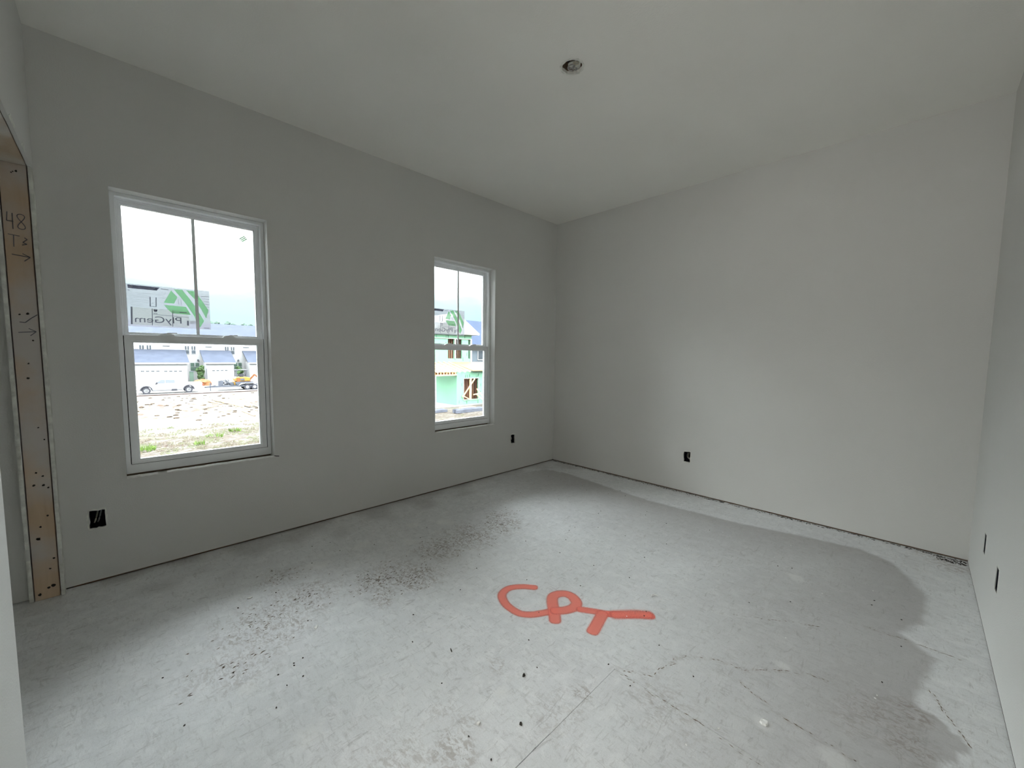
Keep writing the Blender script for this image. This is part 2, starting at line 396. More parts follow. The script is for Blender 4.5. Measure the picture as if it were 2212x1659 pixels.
# ---- floor
def floor_mat():
    m = bpy.data.materials.new('dusty_subfloor'); m.use_nodes = True; t = m.node_tree; b = t.nodes['Principled BSDF']
    b.inputs['Roughness'].default_value = 0.72; b.inputs['Specular IOR Level'].default_value = 0.22
    tc = t.nodes.new('ShaderNodeTexCoord')
    def noise_(scale, detail=6, stretch=(1, 1, 1), rot=0, dist=0.0, rough=0.55):
        mp = t.nodes.new('ShaderNodeMapping'); mp.inputs['Scale'].default_value = stretch; mp.inputs['Rotation'].default_value = (0, 0, rot)
        n = t.nodes.new('ShaderNodeTexNoise'); n.inputs['Scale'].default_value = scale; n.inputs['Detail'].default_value = detail
        n.inputs['Distortion'].default_value = dist; n.inputs['Roughness'].default_value = rough
        t.links.new(tc.outputs['Object'], mp.inputs[0]); t.links.new(mp.outputs[0], n.inputs['Vector']); return n.outputs['Fac']
    def rng(s, a, b_, c=0.0, d=1.0):
        r = t.nodes.new('ShaderNodeMapRange'); r.inputs['From Min'].default_value = a; r.inputs['From Max'].default_value = b_
        r.inputs['To Min'].default_value = c; r.inputs['To Max'].default_value = d; t.links.new(s, r.inputs['Value']); return r.outputs[0]
    def mix(f, a, b_):
        x = t.nodes.new('ShaderNodeMix'); x.data_type = 'RGBA'
        for s, v in ((x.inputs[0], f), (x.inputs[6], a), (x.inputs[7], b_)):
            if isinstance(v, tuple): s.default_value = (*v, 1)
            elif isinstance(v, float): s.default_value = v
            else: t.links.new(v, s)
        return x.outputs[2]
    def mul(a, b_):
        x = t.nodes.new('ShaderNodeMath'); x.operation = 'MULTIPLY'
        for s, v in ((x.inputs[0], a), (x.inputs[1], b_)):
            if isinstance(v, float): s.default_value = v
            else: t.links.new(v, s)
        return x.outputs[0]
    at = t.nodes.new('ShaderNodeAttribute'); at.attribute_name = 'wear'
    sp_ = t.nodes.new('ShaderNodeSeparateColor'); t.links.new(at.outputs['Color'], sp_.inputs[0])
    col = mix(rng(noise_(2.2, 5), 0.35, 0.65), (0.76, 0.775, 0.79), (0.69, 0.70, 0.715))
    col = mix(rng(noise_(16, 5, dist=0.6), 0.48, 0.62, 0, .5), col, (0.84, 0.85, 0.86))      # pale smears
    col = mix(rng(noise_(55, 6, (1, 0.35, 1), 0.7, 1.2, .7), 0.53, 0.68, 0, .50), col, (0.42, 0.42, 0.42))  # strand marks
    col = mix(rng(noise_(70, 5, (0.3, 1, 1), -0.4, 1.0, .7), 0.55, 0.68, 0, .42), col, (0.44, 0.43, 0.42))
    col = mix(rng(noise_(260, 3), 0.35, 0.75, 0, .35), col, (0.50, 0.50, 0.495))              # grain
    # scrape marks
    col = mix(rng(noise_(10, 8, (0.6, 2.2, 1), 0.3, 2.5, .65), 0.60, 0.66, 0, .40), col, (0.36, 0.355, 0.355))
    # film left where the overspray did not reach, lavender-brown tint
    col = mix(mul(sp_.outputs[0], 0.62), col, (0.30, 0.285, 0.28))
    # tan mud scuffs, broken up
    br = rng(noise_(60, 6, (1, 0.6, 1), 0.5, 1.0, .7), 0.47, 0.58)
    col = mix(mul(mul(sp_.outputs[1], br), 0.70), col, (0.27, 0.225, 0.195))
    # pale round spots
    col = mix(mul(sp_.outputs[2], 0.35), col, (0.82, 0.82, 0.80))
    t.links.new(col, b.inputs['Base Color'])
    bp = t.nodes.new('ShaderNodeBump'); bp.inputs['Strength'].default_value = 0.35; bp.inputs['Distance'].default_value = 0.004
    t.links.new(noise_(70, 6, (1, 0.5, 1), 0.6), bp.inputs['Height']); t.links.new(bp.outputs[0], b.inputs['Normal'])
    return m
M_floor = floor_mat()
floor = tag(part('floor', M_crumb, None, rbox(-5.65, 0.10, -4.3, 0.10, -0.040, -0.0085)), kind='structure')

STAIN = [(-0.31, -0.54), (-0.43, -1.42), (-0.40, -1.87), (-0.38, -2.13), (-0.29, -2.54), (-0.25, -2.80), (-0.33, -2.96), (-0.50, -3.04), (-0.72, -3.12), (-1.02, -3.11), (-1.20, -3.03), (-1.32, -3.14), (-1.64, -3.09), (-1.76, -3.07), (-2.1, -3.2)]
def seg_d(px, py, pts):
    best = 9
    for i in range(len(pts) - 1):
        ax, ay = pts[i]; bx, by = pts[i + 1]; dx, dy = bx - ax, by - ay
        t = max(0, min(1, ((px - ax) * dx + (py - ay) * dy) / (dx * dx + dy * dy + 1e-9)))
        best = min(best, math.hypot(px - ax - dx * t, py - ay - dy * t))
    return best
def inside(px, py, poly):
    c = False; n = len(poly)
    for i in range(n):
        x0, y0 = poly[i]; x1, y1 = poly[(i + 1) % n]
        if (y0 > py) != (y1 > py) and px < (x1 - x0) * (py - y0) / (y1 - y0) + x0: c = not c
    return c
STPOLY = [(-1.5, 0.05), (-0.36, -0.2)] + STAIN + [(-3.3, -3.2), (-3.3, -1.5)]
MUD = [((-2.00, -0.92), .20, .9), ((-2.25, -0.93), .16, .8), ((-1.72, -0.93), .16, .9), ((-1.60, -0.80), .12, .7), ((-2.55, -1.12), .14, .9), ((-2.72, -1.02), .12, .9), ((-2.62, -0.98), .15, .6), ((-3.25, -1.00), .20, .7), ((-3.05, -0.90), .18, .6), ((-3.10, -0.62), .12, .5),
       ((-3.4, -1.2), .15, .5), ((-2.77, -1.18), .07, .9), ((-2.98, -2.06), .08, .7), ((-2.90, -2.02), .05, .5), ((-2.52, -2.21), .04, .7), ((-2.93, -1.92), .06, .4), ((-3.15, -2.0), .14, .5), ((-2.66, -2.2), .1, .35), ((-2.66, -1.90), .04, .6), ((-1.85, -2.98), .11, .7), ((-1.75, -3.06), .06, .9), ((-1.95, -2.92), .08, .5), ((-0.12, -3.22), .12, .8), ((-0.05, -3.12), .08, .8), ((-1.93, -3.05), .08, .8), ((-2.35, -2.45), .12, .4)]
PALE = [((-0.997, -2.58), .045), ((-2.174, -2.711), .028), ((-2.16, -2.893), .04), ((-2.35, -0.72), .05), ((-2.73, -2.01), .025), ((-1.82, -2.70), .025), ((-2.9, -0.62), .06), ((-2.6, -0.55), .05), ((-2.2, -0.5), .05), ((-3.4, -1.35), .03), ((-3.3, -1.7), .04), ((-2.0, -0.62), .06)]
CRACKS = [[(-2.262, -2.352), (-2.20, -2.36), (-2.13, -2.385), (-2.10, -2.375), (-2.03, -2.43), (-1.985, -2.497), (-1.965, -2.590), (-1.91, -2.64), (-1.862, -2.694)],
          [(-1.262, -2.900), (-1.250, -3.042), (-1.250, -3.201)], [(-1.862, -2.694), (-1.80, -2.78), (-1.79, -2.86)],
          [(-2.33, -2.235), (-2.29, -2.30), (-2.262, -2.352)],
          [(-1.55, -3.10), (-1.66, -3.14), (-1.80, -3.20)], [(-2.04, -2.60), (-2.10, -2.75), (-2.12, -2.95)]]
def wear(x, y):
    n = noise.noise(Vector((x * 5, y * 5, 0))); n2 = noise.noise(Vector((x * 17, y * 17, 3)))
    d = seg_d(x, y, STAIN) + n2 * 0.012; ins = inside(x + n * 0.02, y + n2 * 0.015, STPOLY)
    far = max(0, min(1, 1.0 - d / 1.0)) ** 0.9
    st_ = far * min(1, d / 0.03) if ins else 0.0
    if math.hypot(x + 1.82, y + 3.05) < 0.13 + n2 * .03: st_ = max(st_, .9)
    if x > -3.8 and y > -0.5: st_ = max(st_, 0.55 * max(0, min(1, (n + 0.25 - (y * -1 - .15) * 2.0) * 2)))
    mud = 0.0
    for (c, r, s) in MUD:
        dd = math.hypot(x - c[0], (y - c[1])) / r
        if dd < 1.5: mud = max(mud, s * max(0, min(1, (1.25 - dd) * 1.4 + n2 * 0.7)))
    for k, cr_ in enumerate(CRACKS):
        dd = seg_d(x, y, cr_)
        if dd < 0.03: mud = max(mud, 0.6 * max(0, 1.1 - abs(dd) / 0.012 + n2 * 0.6))
    pale = 0.0
    for (c, r) in PALE:
        dd = math.hypot(x - c[0], y - c[1]) / r
        if dd < 1.6: pale = max(pale, max(0, min(1, (1.15 - dd) * 2 + n2)))
    return (max(0, min(1, st_)), max(0, min(1, mud)), pale, 1)
def floor_panel(x0, x1, y0, y1, step):
    nx = max(2, int((x1 - x0) / step)); ny = max(2, int((y1 - y0) / step))
    bm = bmesh.new(); lay = bm.verts.layers.float_color.new('wear'); g = []
    for j in range(ny + 1):
        row = []
        for i in range(nx + 1):
            x = x0 + (x1 - x0) * i / nx; y = y0 + (y1 - y0) * j / ny
            v = bm.verts.new((x, y, 0)); v[lay] = wear(x, y); row.append(v)
        g.append(row)
    for j in range(ny):
        for i in range(nx): bm.faces.new((g[j][i], g[j][i + 1], g[j + 1][i + 1], g[j + 1][i]))
    edge = [g[0][i] for i in range(nx + 1)] + [g[j][nx] for j in range(1, ny + 1)] + [g[ny][i] for i in range(nx - 1, -1, -1)] + [g[j][0] for j in range(ny - 1, 0, -1)]
    low = []
    for v in edge:
        q = bm.verts.new((v.co.x, v.co.y, -0.0085)); q[lay] = v[lay]; low.append(q)
    n = len(edge)
    for i in range(n): bm.faces.new((edge[i], low[i], low[(i + 1) % n], edge[(i + 1) % n]))
    return link('floor_panel', bm, M_floor, floor, keepn=True)
g_ = 0.0013
floor_panel(-3.93, -2.33 - g_, -W, -2.235 - g_, 0.012)
floor_panel(-2.33, 0.012, -W, -2.235, 0.014)
floor_panel(-2.73, 0.012, -2.235, -1.015, 0.017)
floor_panel(-3.93, -2.73, -2.235 + g_, -1.015, 0.017)
floor_panel(-3.93, -1.51, -1.015, 0.012, 0.02)
floor_panel(-1.51, 0.012, -1.015, 0.012, 0.02)
floor_panel(-5.60, -3.93, -1.66, 0.012, 0.05)
floor_panel(-5.60, -3.93, -4.25, -1.66, 0.05)

def f_cracks(bm):
    r = random.Random(55)
    extra = [[(-2.335, -2.26), (-2.338, -2.40), (-2.330, -2.55), (-2.345, -2.68), (-2.335, -2.80)], [(-1.62, -2.45), (-1.50, -2.62), (-1.42, -2.75)]]
    for cr_ in CRACKS + extra:
        for i in range(len(cr_) - 1):
            a = Vector((*cr_[i], 0)); b = Vector((*cr_[i + 1], 0)); L = (b - a).length; n = max(2, int(L / 0.014)); d = (b - a).normalized(); s_ = Vector((-d.y, d.x, 0))
            for k in range(n):
                if r.random() < 0.35: continue
                p = a + (b - a) * (k / n) + s_ * r.uniform(-.005, .005); q = p + d * r.uniform(.008, .024) + s_ * r.uniform(-.004, .004)
                w_ = r.uniform(.0008, .0026); m = (p + q) / 2
                v = [bm.verts.new((t.x, t.y, 0.0003)) for t in (p, m + s_ * w_, q, m - s_ * w_)]; bm.faces.new(v)
part('crack', M_mud, floor, f_cracks)

# ------------------------------------------------------------ windows
def glass_mat():
    m = bpy.data.materials.new('window_glass'); m.use_nodes = True; t = m.node_tree; t.nodes.clear()
    o = t.nodes.new('ShaderNodeOutputMaterial'); tr = t.nodes.new('ShaderNodeBsdfTransparent'); gl = t.nodes.new('ShaderNodeBsdfGlossy')
    tr.inputs[0].default_value = (0.97, 0.985, 0.98, 1); gl.inputs['Roughness'].default_value = 0.02
    fr = t.nodes.new('ShaderNodeFresnel'); fr.inputs[0].default_value = 1.45; mx = t.nodes.new('ShaderNodeMixShader')
    t.links.new(fr.outputs[0], mx.inputs[0]); t.links.new(tr.outputs[0], mx.inputs[1]); t.links.new(gl.outputs[0], mx.inputs[2]); t.links.new(mx.outputs[0], o.inputs[0])
    return m
M_glass = glass_mat()
def sheet_mat(name, col, tfac, transluc=0.8):
    m = bpy.data.materials.new(name); m.use_nodes = True; t = m.node_tree; t.nodes.clear()
    o = t.nodes.new('ShaderNodeOutputMaterial'); tr = t.nodes.new('ShaderNodeBsdfTransparent'); tl = t.nodes.new('ShaderNodeBsdfTranslucent'); df = t.nodes.new('ShaderNodeBsdfDiffuse')
    nz_ = t.nodes.new('ShaderNodeTexNoise'); nz_.inputs['Scale'].default_value = 25
    mr = t.nodes.new('ShaderNodeMapRange'); mr.inputs['To Min'].default_value = tfac * 0.9; mr.inputs['To Max'].default_value = min(1, tfac * 1.1)
    t.links.new(nz_.outputs['Fac'], mr.inputs['Value'])
    tl.inputs[0].default_value = (*col, 1); df.inputs[0].default_value = (*col, 1)
    m1 = t.nodes.new('ShaderNodeMixShader'); m1.inputs[0].default_value = transluc; t.links.new(df.outputs[0], m1.inputs[1]); t.links.new(tl.outputs[0], m1.inputs[2])
    m2 = t.nodes.new('ShaderNodeMixShader'); t.links.new(mr.outputs[0], m2.inputs[0]); t.links.new(m1.outputs[0], m2.inputs[1]); t.links.new(tr.outputs[0], m2.inputs[2])
    t.links.new(m2.outputs[0], o.inputs[0]); return m
M_sheet = sheet_mat('sticker_film', (0.20, 0.20, 0.225), 0.25, 0.85)
M_sgreen = sheet_mat('sticker_green', (0.12, 0.45, 0.14), 0.25, 0.85)
M_sdark = sheet_mat('sticker_dark_print', (0.03, 0.03, 0.06), 0.08, 0.85)
M_sgrey = sheet_mat('sticker_grey_print', (0.08, 0.085, 0.11), 0.12, 0.85)
M_sline = sheet_mat('sticker_pale_print', (0.30, 0.30, 0.33), 0.40, 0.85)
M_sbeige = sheet_mat('sticker_beige_panel', (0.45, 0.47, 0.44), 0.45, 0.85)
M_swhite = sheet_mat('sticker_white_print', (0.8, 0.8, 0.8), 0.5, 0.85)
M_gfilm = sheet_mat('green_tag_film', (0.11, 0.13, 0.11), 0.15, 0.85)

def make_window(idx, op, sill_gap, seed):
    x0, x1, z0, z1 = op
    wd = empty('window_%d' % idx, (x0, 0, z0), kind='structure')
    # drywall returns lining the opening (sides and head), rough sill below
    def f_ret(bm):
        t = 0.010
        box(bm, x0 - t, x0, 0.0127, 0.1045, z0 - 0.02, z1 + t); box(bm, x1, x1 + t, 0.0127, 0.1045, z0 - 0.02, z1 + t)
        box(bm, x0, x1, 0.0127, 0.1045, z1, z1 + t)
    part('drywall_return', M_wall, wd, f_ret)
    part('rough_sill', M_edge, wd, rbox(x0, x1, 0.0127, 0.1045, z0 - 0.035, z0 - 0.012))
    fr = part('window_frame', M_vinyl, wd, lambda bm: (ring(bm, x0 + .0005, x1 - .0005, z0 + 0.004, z1 - .0005, 0.0205, 0.0205, 0.050, 0.0185, 0.076, 0.150),
                                                  ring(bm, x0 + 0.0205, x1 - 0.0205, z0 + 0.05, z1 - 0.0185, 0.009, 0.009, 0.006, 0.010, 0.112, 0.149)), bevel=0.0015)
    part('weatherstrip', M_black, wd, lambda bm: (box(bm, x0 + 0.0205, x0 + 0.0245, 0.098, 0.1118, z0 + 0.054, 1.322), box(bm, x1 - 0.0245, x1 - 0.0205, 0.098, 0.1118, z0 + 0.054, 1.322)))
    # lower sash (inside track)
    lo = part('lower_sash', M_vinyl, wd, lambda bm: (ring(bm, x0 + 0.0245, x1 - 0.0245, z0 + 0.0545, 1.328, 0.030, 0.030, 0.020, 0.036, 0.080, 0.108),
                                                    ring(bm, x0 + 0.0545, x1 - 0.0545, z0 + 0.0745, 1.292, 0.0075, 0.0075, 0.0075, 0.0075, 0.086, 0.108)), bevel=0.0015)
    part('glass_pane', M_glass, lo, rbox(x0 + 0.058, x1 - 0.058, 0.0965, 0.0985, z0 + 0.078, 1.289))
    part('sash_shadow_gap', M_black, wd, rbox(x0 + 0.0235, x1 - 0.0235, 0.0775, 0.110, z0 + 0.0535, z0 + 0.0548))  # solid black strip stands for the shade under the sash
    # upper sash (outside track)
    up = part('upper_sash', M_vinyl, wd, lambda bm: (ring(bm, x0 + 0.0290, x1 - 0.0290, 1.306, z1 - 0.0285, 0.0120, 0.0180, 0.032, 0.018, 0.116, 0.146),
                                                    ring(bm, x0 + 0.0410, x1 - 0.0470, 1.338, z1 - 0.0465, 0.005, 0.005, 0.005, 0.005, 0.122, 0.146)), bevel=0.0012)
    part('glass_pane', M_glass, up, rbox(x0 + 0.043, x1 - 0.049, 0.1315, 0.1335, 1.340, z1 - 0.0485))
    xm = (x0 + 0.0410 + x1 - 0.0470) / 2
    part('grille_bar', M_vinyl, up, rbox(xm - 0.008, xm + 0.008, 0.128, 0.131, 1.342, z1 - 0.050))
    for k, xx in enumerate((x0 + 0.21, x1 - 0.21)):
        def f_lock(bm, xx=xx):
            n = 14; pa = []
            for i in range(n + 1):
                a = PI * i / n; pa.append((xx + 0.036 * math.cos(a), 1.3282 + 0.015 * math.sin(a)))
            prism(bm, [pa], 0.092, 0.106)
            box(bm, xx - 0.042, xx + 0.042, 0.088, 0.108, 1.3280, 1.3315)
            beam(bm, (xx, 0.096, 1.343), (xx + 0.045, 0.100, 1.345), 0.010, 0.006)
        lk = part('sash_lock', M_vinyl, wd, f_lock, bevel=0.001)
    # ragged paper and compound left along the sill edge
    def f_rag(bm):
        r = random.Random(seed)
        for (a, b) in ((x0, sill_gap[0]), (sill_gap[1], x1 + 0.003)):
            n = max(4, int((b - a) / 0.012)); prev = None
            for i in range(n + 1):
                x = a + (b - a) * i / n; hh = r.uniform(0.001, 0.005)
                zt = z0 + hh - 0.001; zb = z0 - r.uniform(0.001, 0.005)
                q = [bm.verts.new(p) for p in ((x, -0.0030 - r.random() * .002, zb), (x, -0.0035 - r.random() * .002, zt), (x, 0.020 + r.random() * .006, zt + 0.003), (x, 0.018, zb))]
                if prev:
                    for k in range(4): bm.faces.new((prev[k], q[k], q[(k + 1) % 4], prev[(k + 1) % 4]))
                else: bm.faces.new(q)
                prev = q
            bm.faces.new(prev[::-1])
    part('torn_sill_edge', M_paper, wd, f_rag)
    part('corner_crack', M_black, wd, lambda bm: beam(bm, (x1 - 0.004, -0.0008, z0 + 0.004), (x1 + 0.026 if idx == 1 else x1 + 0.004, -0.0008, z0 - 0.002), 0.003, 0.005))
    return wd
win1 = make_window(1, WIN[0], (-3.545, -3.505), 40)
win2 = make_window(2, WIN[1], (-1.30, -1.295), 41)

# sticker on the glass: local frame u to the right and v down as seen from inside
def sticker(x0, x1, z0, z1, label):
    yg = 0.1312
    t = empty('window_sticker', (x0, yg, z0), label, 'sticker', None)
    def q(X, Y):
        u = (X - 45 - (Y - 135) * 0.04) / 1965.0; top = 135 + 200 * u; v = (Y - top) / (1020 - 105 * u)
        return (x0 + (x1 - x0) * u, z1 - (z1 - z0) * v)
    def flat(name, m, polys, lvl):
        y = yg - 0.0008 - 0.0004 * lvl
        def f(bm):
            for pl in polys:
                pts = [q(*p) for p in pl]; vs = [bm.verts.new((p[0], y, p[1])) for p in pts]
                for tri in tessellate_polygon([[Vector((p[0], p[1], 0)) for p in pts]]): bm.faces.new([vs[i] for i in tri])
        po = part(name, m, t, f)
        if len(polys) > 2 and 'print' in name: tag(po, kind='stuff')
    part('film', M_sheet, t, lambda bm: bm.faces.new([bm.verts.new(p) for p in ((x0, yg - .0005, z0), (x1, yg - .0005, z0), (x1, yg - .0005, z1), (x0, yg - .0005, z1))]))
    flat('beige_panel', M_sbeige, [[(145, 690), (1500, 820), (1500, 1200), (145, 1110)]], 1)
    flat('green_emblem', M_sgreen, [[(1065, 310), (1215, 465), (1135, 620), (890, 600)], [(890, 650), (1420, 700), (1490, 810), (1545, 895), (1085, 850), (985, 762)],
        [(1130, 285), (1330, 290), (1500, 490), (1700, 760), (1880, 1040), (1770, 1205), (1600, 880), (1430, 640), (1300, 480)], [(1430, 305), (1650, 330), (1800, 520), (1995, 780), (1935, 980), (1800, 750), (1640, 520)]], 2)
    flat('header_banner', M_sdark, [[(80, 165), (800, 240), (730, 310), (95, 250)]], 2)
    circ = [(150 + 48 * math.cos(2 * PI * k / 20), 215 + 38 * math.sin(2 * PI * k / 20)) for k in range(20)]
    flat('banner_print', M_swhite, [circ, [(230, 205), (700, 250), (700, 268), (230, 222)], [(260, 234), (650, 275), (650, 283), (260, 243)]], 3)
    ln = []
    for k in range(9): ln.append([(120, 350 + k * 36), (540 if k % 3 else 700, 392 + k * 36), (540 if k % 3 else 700, 402 + k * 36), (120, 361 + k * 36)])
    for k in range(7): ln.append([(800, 345 + k * 45), (960 - k * 10, 355 + k * 45), (960 - k * 10, 364 + k * 45), (800, 354 + k * 45)])
    for k in range(9): ln.append([(1800 + min(k, 5) * 22, 440 + k * 62), (2000, 458 + k * 62), (2000, 478 + k * 62), (1800 + min(k, 5) * 22, 460 + k * 62)])
    ln += [[(600, 610), (700, 620), (700, 625), (600, 615)], [(1510, 1025), (1660, 1035), (1660, 1120), (1510, 1110)], [(1230, 480), (1250, 480), (1250, 640), (1230, 640)], [(1290, 500), (1320, 500), (1320, 650), (1290, 650)]]
    flat('fine_print', M_sline, ln, 1)
    flat('grey_print', M_sgrey, [[(565, 455), (592, 458), (592, 690), (565, 686)], [(700, 470), (725, 473), (725, 690), (700, 688)], [(565, 680), (725, 693), (725, 703), (565, 690)], [(820, 265), (1005, 285), (1005, 300), (820, 280)],
        [(90, 285), (125, 290), (135, 310), (90, 305)], [(1870, 1200), (2020, 1208), (2020, 1225), (1870, 1215)], [(145, 690), (185, 694), (185, 1113), (145, 1110)], [(612, 735), (630, 737), (630, 1140), (612, 1138)], [(1088, 780), (1105, 782), (1105, 1172), (1088, 1170)],
        [(1445, 1030), (1490, 1034), (1490, 1150), (1445, 1146)], [(1260, 820), (1440, 832), (1440, 848), (1260, 838)], [(640, 870), (1490, 950), (1490, 958), (640, 878)]], 2)
    flat('dark_mark', M_sdark, [[(650, 845), (740, 852), (740, 862), (650, 855)], [(650, 755), (740, 762), (735, 800), (715, 818), (675, 815), (655, 795)]], 3)
    flat('dark_mark', M_swhite, [[(675, 772), (715, 776), (712, 795), (695, 803), (678, 795)]], 4)
    # lettering that faces outdoors, so it reads mirrored from the room
    cu = bpy.data.curves.new('lettering', 'FONT'); cu.body = 'PlyGem'; cu.size = 1.0; cu.extrude = 0.0
    to = bpy.data.objects.new('tmp_text', cu); C.objects.link(to)
    bpy.context.view_layer.update()
    me = bpy.data.meshes.new_from_object(to); bpy.data.objects.remove(to)
    xs = [v.co.x for v in me.vertices]; ys = [v.co.y for v in me.vertices]
    a, b = min(xs), max(xs)
    capx = max(ys); 
    pl = q(235, 1060); pr = q(1310, 1100)
    for v in me.vertices:
        s = (v.co.x - a) / (b - a)
        X = pr[0] + (pl[0] - pr[0]) * s; zb = pr[1] + (pl[1] - pr[1]) * s
        v.co = Vector((X - x0, -0.0008 - 0.0004 * 4, zb + (v.co.y / capx) * (z1 - z0) * 0.155 - z0))
    me.name = 'lettering'; me.materials.clear(); me.materials.append(M_sgrey)
    o = bpy.data.objects.new('lettering', me); C.objects.link(o); o.parent = t
    return t
sticker(-3.6285, -3.2500, 1.377, 1.615, 'large pale label with green emblem and mirrored lettering on the nearer window')
sticker(-1.6255, -1.2340, 1.430, 1.667, 'large pale label with green emblem and mirrored lettering on the far narrow-looking window')
def f_gs(x, z, s):
    def f(bm):
        a = math.radians(40)
        cs = [(x + s * (math.cos(a) * i - math.sin(a) * j * .75), z + s * (math.sin(a) * i + math.cos(a) * j * .75)) for i, j in ((-1, -1), (1, -1), (1, 1), (-1, 1))]
        bm.faces.new([bm.verts.new((p[0], 0.1306, p[1])) for p in cs])
    return f
gs = empty('square_sticker', (-3.0, 0.13, 1.97), 'small pale green square sticker tilted in the top corner of the nearer window', 'sticker')
part('film', M_gfilm, gs, f_gs(-3.056, 1.974, 0.026))
def f_gsl(bm):
    a = math.radians(40)
    for k in (-0.35, 0.0, 0.35):
        p = Vector((-3.056 - math.sin(a) * k * 0.026, 0, 1.974 + math.cos(a) * k * 0.026))
        d = Vector((math.cos(a), 0, math.sin(a))) * 0.017
        beam(bm, (p.x - d.x, 0.1300, p.z - d.z), (p.x + d.x, 0.1300, p.z + d.z), 0.0003, 0.004, (-math.sin(a), 0, math.cos(a)))
part('green_print', M_sgreen, gs, f_gsl)

# ------------------------------------------------------------ outlet boxes
def outlet(cx, cz, wall, label, seed, red=False, hw=0.030, d0=.0132):
    """wall: 'L' plane y=0, 'B' plane x=0, 'R' plane y=-W ; built local: u along the wall, d into the wall"""
    def T(u, d, z):
        return {'L': (u, d, z), 'B': (d, u, z), 'R': (u, -W - d, z)}[wall]
    base = T(cx, 0.013, cz - 0.05)
    t = empty('outlet_box', base, label, 'outlet box', 'open outlet boxes without sockets')
    hh, dp = (0.050 if d0 > .01 else 0.047), 0.070
    def shell(bm):
        def b(u0, u1, d0, d1, z0, z1):
            vs = []
            for z in (z0, z1):
                for (u, d) in ((u0, d0), (u1, d0), (u1, d1), (u0, d1)): vs.append(bm.verts.new(T(u, d, z)))
            for f in ((0, 3, 2, 1), (4, 5, 6, 7), (0, 1, 5, 4), (1, 2, 6, 5), (2, 3, 7, 6), (3, 0, 4, 7)): bm.faces.new([vs[i] for i in f])
        b(cx - hw, cx - hw + .002, d0, dp, cz - hh, cz + hh); b(cx + hw - .002, cx + hw, d0, dp, cz - hh, cz + hh)
        b(cx - hw, cx + hw, d0, dp, cz - hh, cz - hh + .002); b(cx - hw, cx + hw, d0, dp, cz + hh - .002, cz + hh)
        b(cx - hw, cx + hw, dp, dp + .002, cz - hh, cz + hh)
        b(cx - .007, cx + .007, .018, dp, cz + hh - .012, cz + hh); b(cx - .007, cx + .007, .018, dp, cz - hh, cz - hh + .012)
    part('box_shell', M_boxblk, t, shell)
    r = random.Random(seed)
    for k in range(2):
        u0 = cx - 0.012 + 0.013 * k; pts = []
        for i in range(9):
            s = i / 8
            pts.append(T(u0 + 0.016 * s - 0.002, 0.060 - 0.040 * math.sin(PI * s) + 0.006 * k, cz - 0.034 + 0.064 * s))
        part('cable', M_cable if k else M_copper, t, lambda bm: tube(bm, pts, 0.0033, 8), smooth=True)
    def lip(bm):      # smear of joint compound round the cut
        n = 36; prev = None; first = None
        for i in range(n):
            a = 2 * PI * i / n; ca, sa = math.cos(a), math.sin(a)
            k = 1 / max(abs(ca) / 0.0325, abs(sa) / 0.0505); k2 = k + 0.004 + r.uniform(0, 0.004)
            q = (bm.verts.new(T(cx + ca * k, -0.0010, cz + sa * k)), bm.verts.new(T(cx + ca * k2, -0.0001, cz + sa * k2)))
            if prev: bm.faces.new((prev[0], prev[1], q[1], q[0]))
            else: first = q
            prev = q
        bm.faces.new((prev[0], prev[1], first[1], first[0]))
    part('cut_edge', M_edge, t, lip)
    if red:
        part('wire_nut', M_red, t, lambda bm: tube(bm, [T(cx - .004, 0.012, cz + 0.040), T(cx + .004, 0.010, cz + 0.052)], [0.004, 0.0025], 8), smooth=True)
    return t
outlet(-3.797, 0.343, 'L', 'open outlet box, dark with shade, with two cables on the window wall left of the nearer window', 1)
outlet(-0.678, 0.350, 'L', 'open outlet box on the window wall between the far window and the corner', 2)
outlet(-1.568, 0.335, 'B', 'open outlet box low on the wide plain back wall', 3)
outlet(-0.655, 0.330, 'R', 'open outlet box seen edge-on on the right wall, nearer the back corner', 4, False, 0.0275, .0006)
outlet(-1.108, 0.325, 'R', 'open outlet box seen edge-on on the right wall, with red wire nut, nearer the camera', 5, True, 0.0275, .0006)

# ceiling light box in the round hole
cb = empty('ceiling_light_box', (CX, CY, H + 0.02), 'round open electrical box with wires in the hole in the ceiling', 'light box')
def f_cbx(bm):
    n = 28; rr = 0.0585; prof = [(rr, 0.0175), (rr, 0.062), (0.0, 0.062)]
    r0 = [bm.verts.new((CX + rr * math.cos(2 * PI * k / n), CY + rr * math.sin(2 * PI * k / n), H + 0.0175)) for k in range(n)]
    r1 = [bm.verts.new((CX + rr * math.cos(2 * PI * k / n), CY + rr * math.sin(2 * PI * k / n), H + 0.066)) for k in range(n)]
    for k in range(n): bm.faces.new((r0[k], r0[(k + 1) % n], r1[(k + 1) % n], r1[k]))
    bm.faces.new(r1)
part('box_shell', M_back, cb, f_cbx)
def f_cplate(bm):
    n = 24; pts = []
    for k in range(n):
        a = 2 * PI * k / n; q = 0.040 + 0.006 * math.sin(3 * a + 1); pts.append((CX + 0.019 + q * .82 * math.cos(a), CY - 0.004 + q * .82 * math.sin(a)))
    prism(bm, [pts], H + 0.018, H + 0.024, 'xy')
part('backing_plate', M_edge, cb, f_cplate, bevel=0.002)
def coil(cx, cy, r_, z, turns, ph):
    return [(cx + r_ * math.cos(ph + turns * 2 * PI * i / 20), cy + r_ * math.sin(ph + turns * 2 * PI * i / 20), z + 0.012 * i / 20) for i in range(21)]
part('wire', M_cable, cb, lambda bm: tube(bm, coil(CX + 0.008, CY + 0.012, 0.018, H + 0.004, 1.2, 0.3), 0.0028, 8), smooth=True)
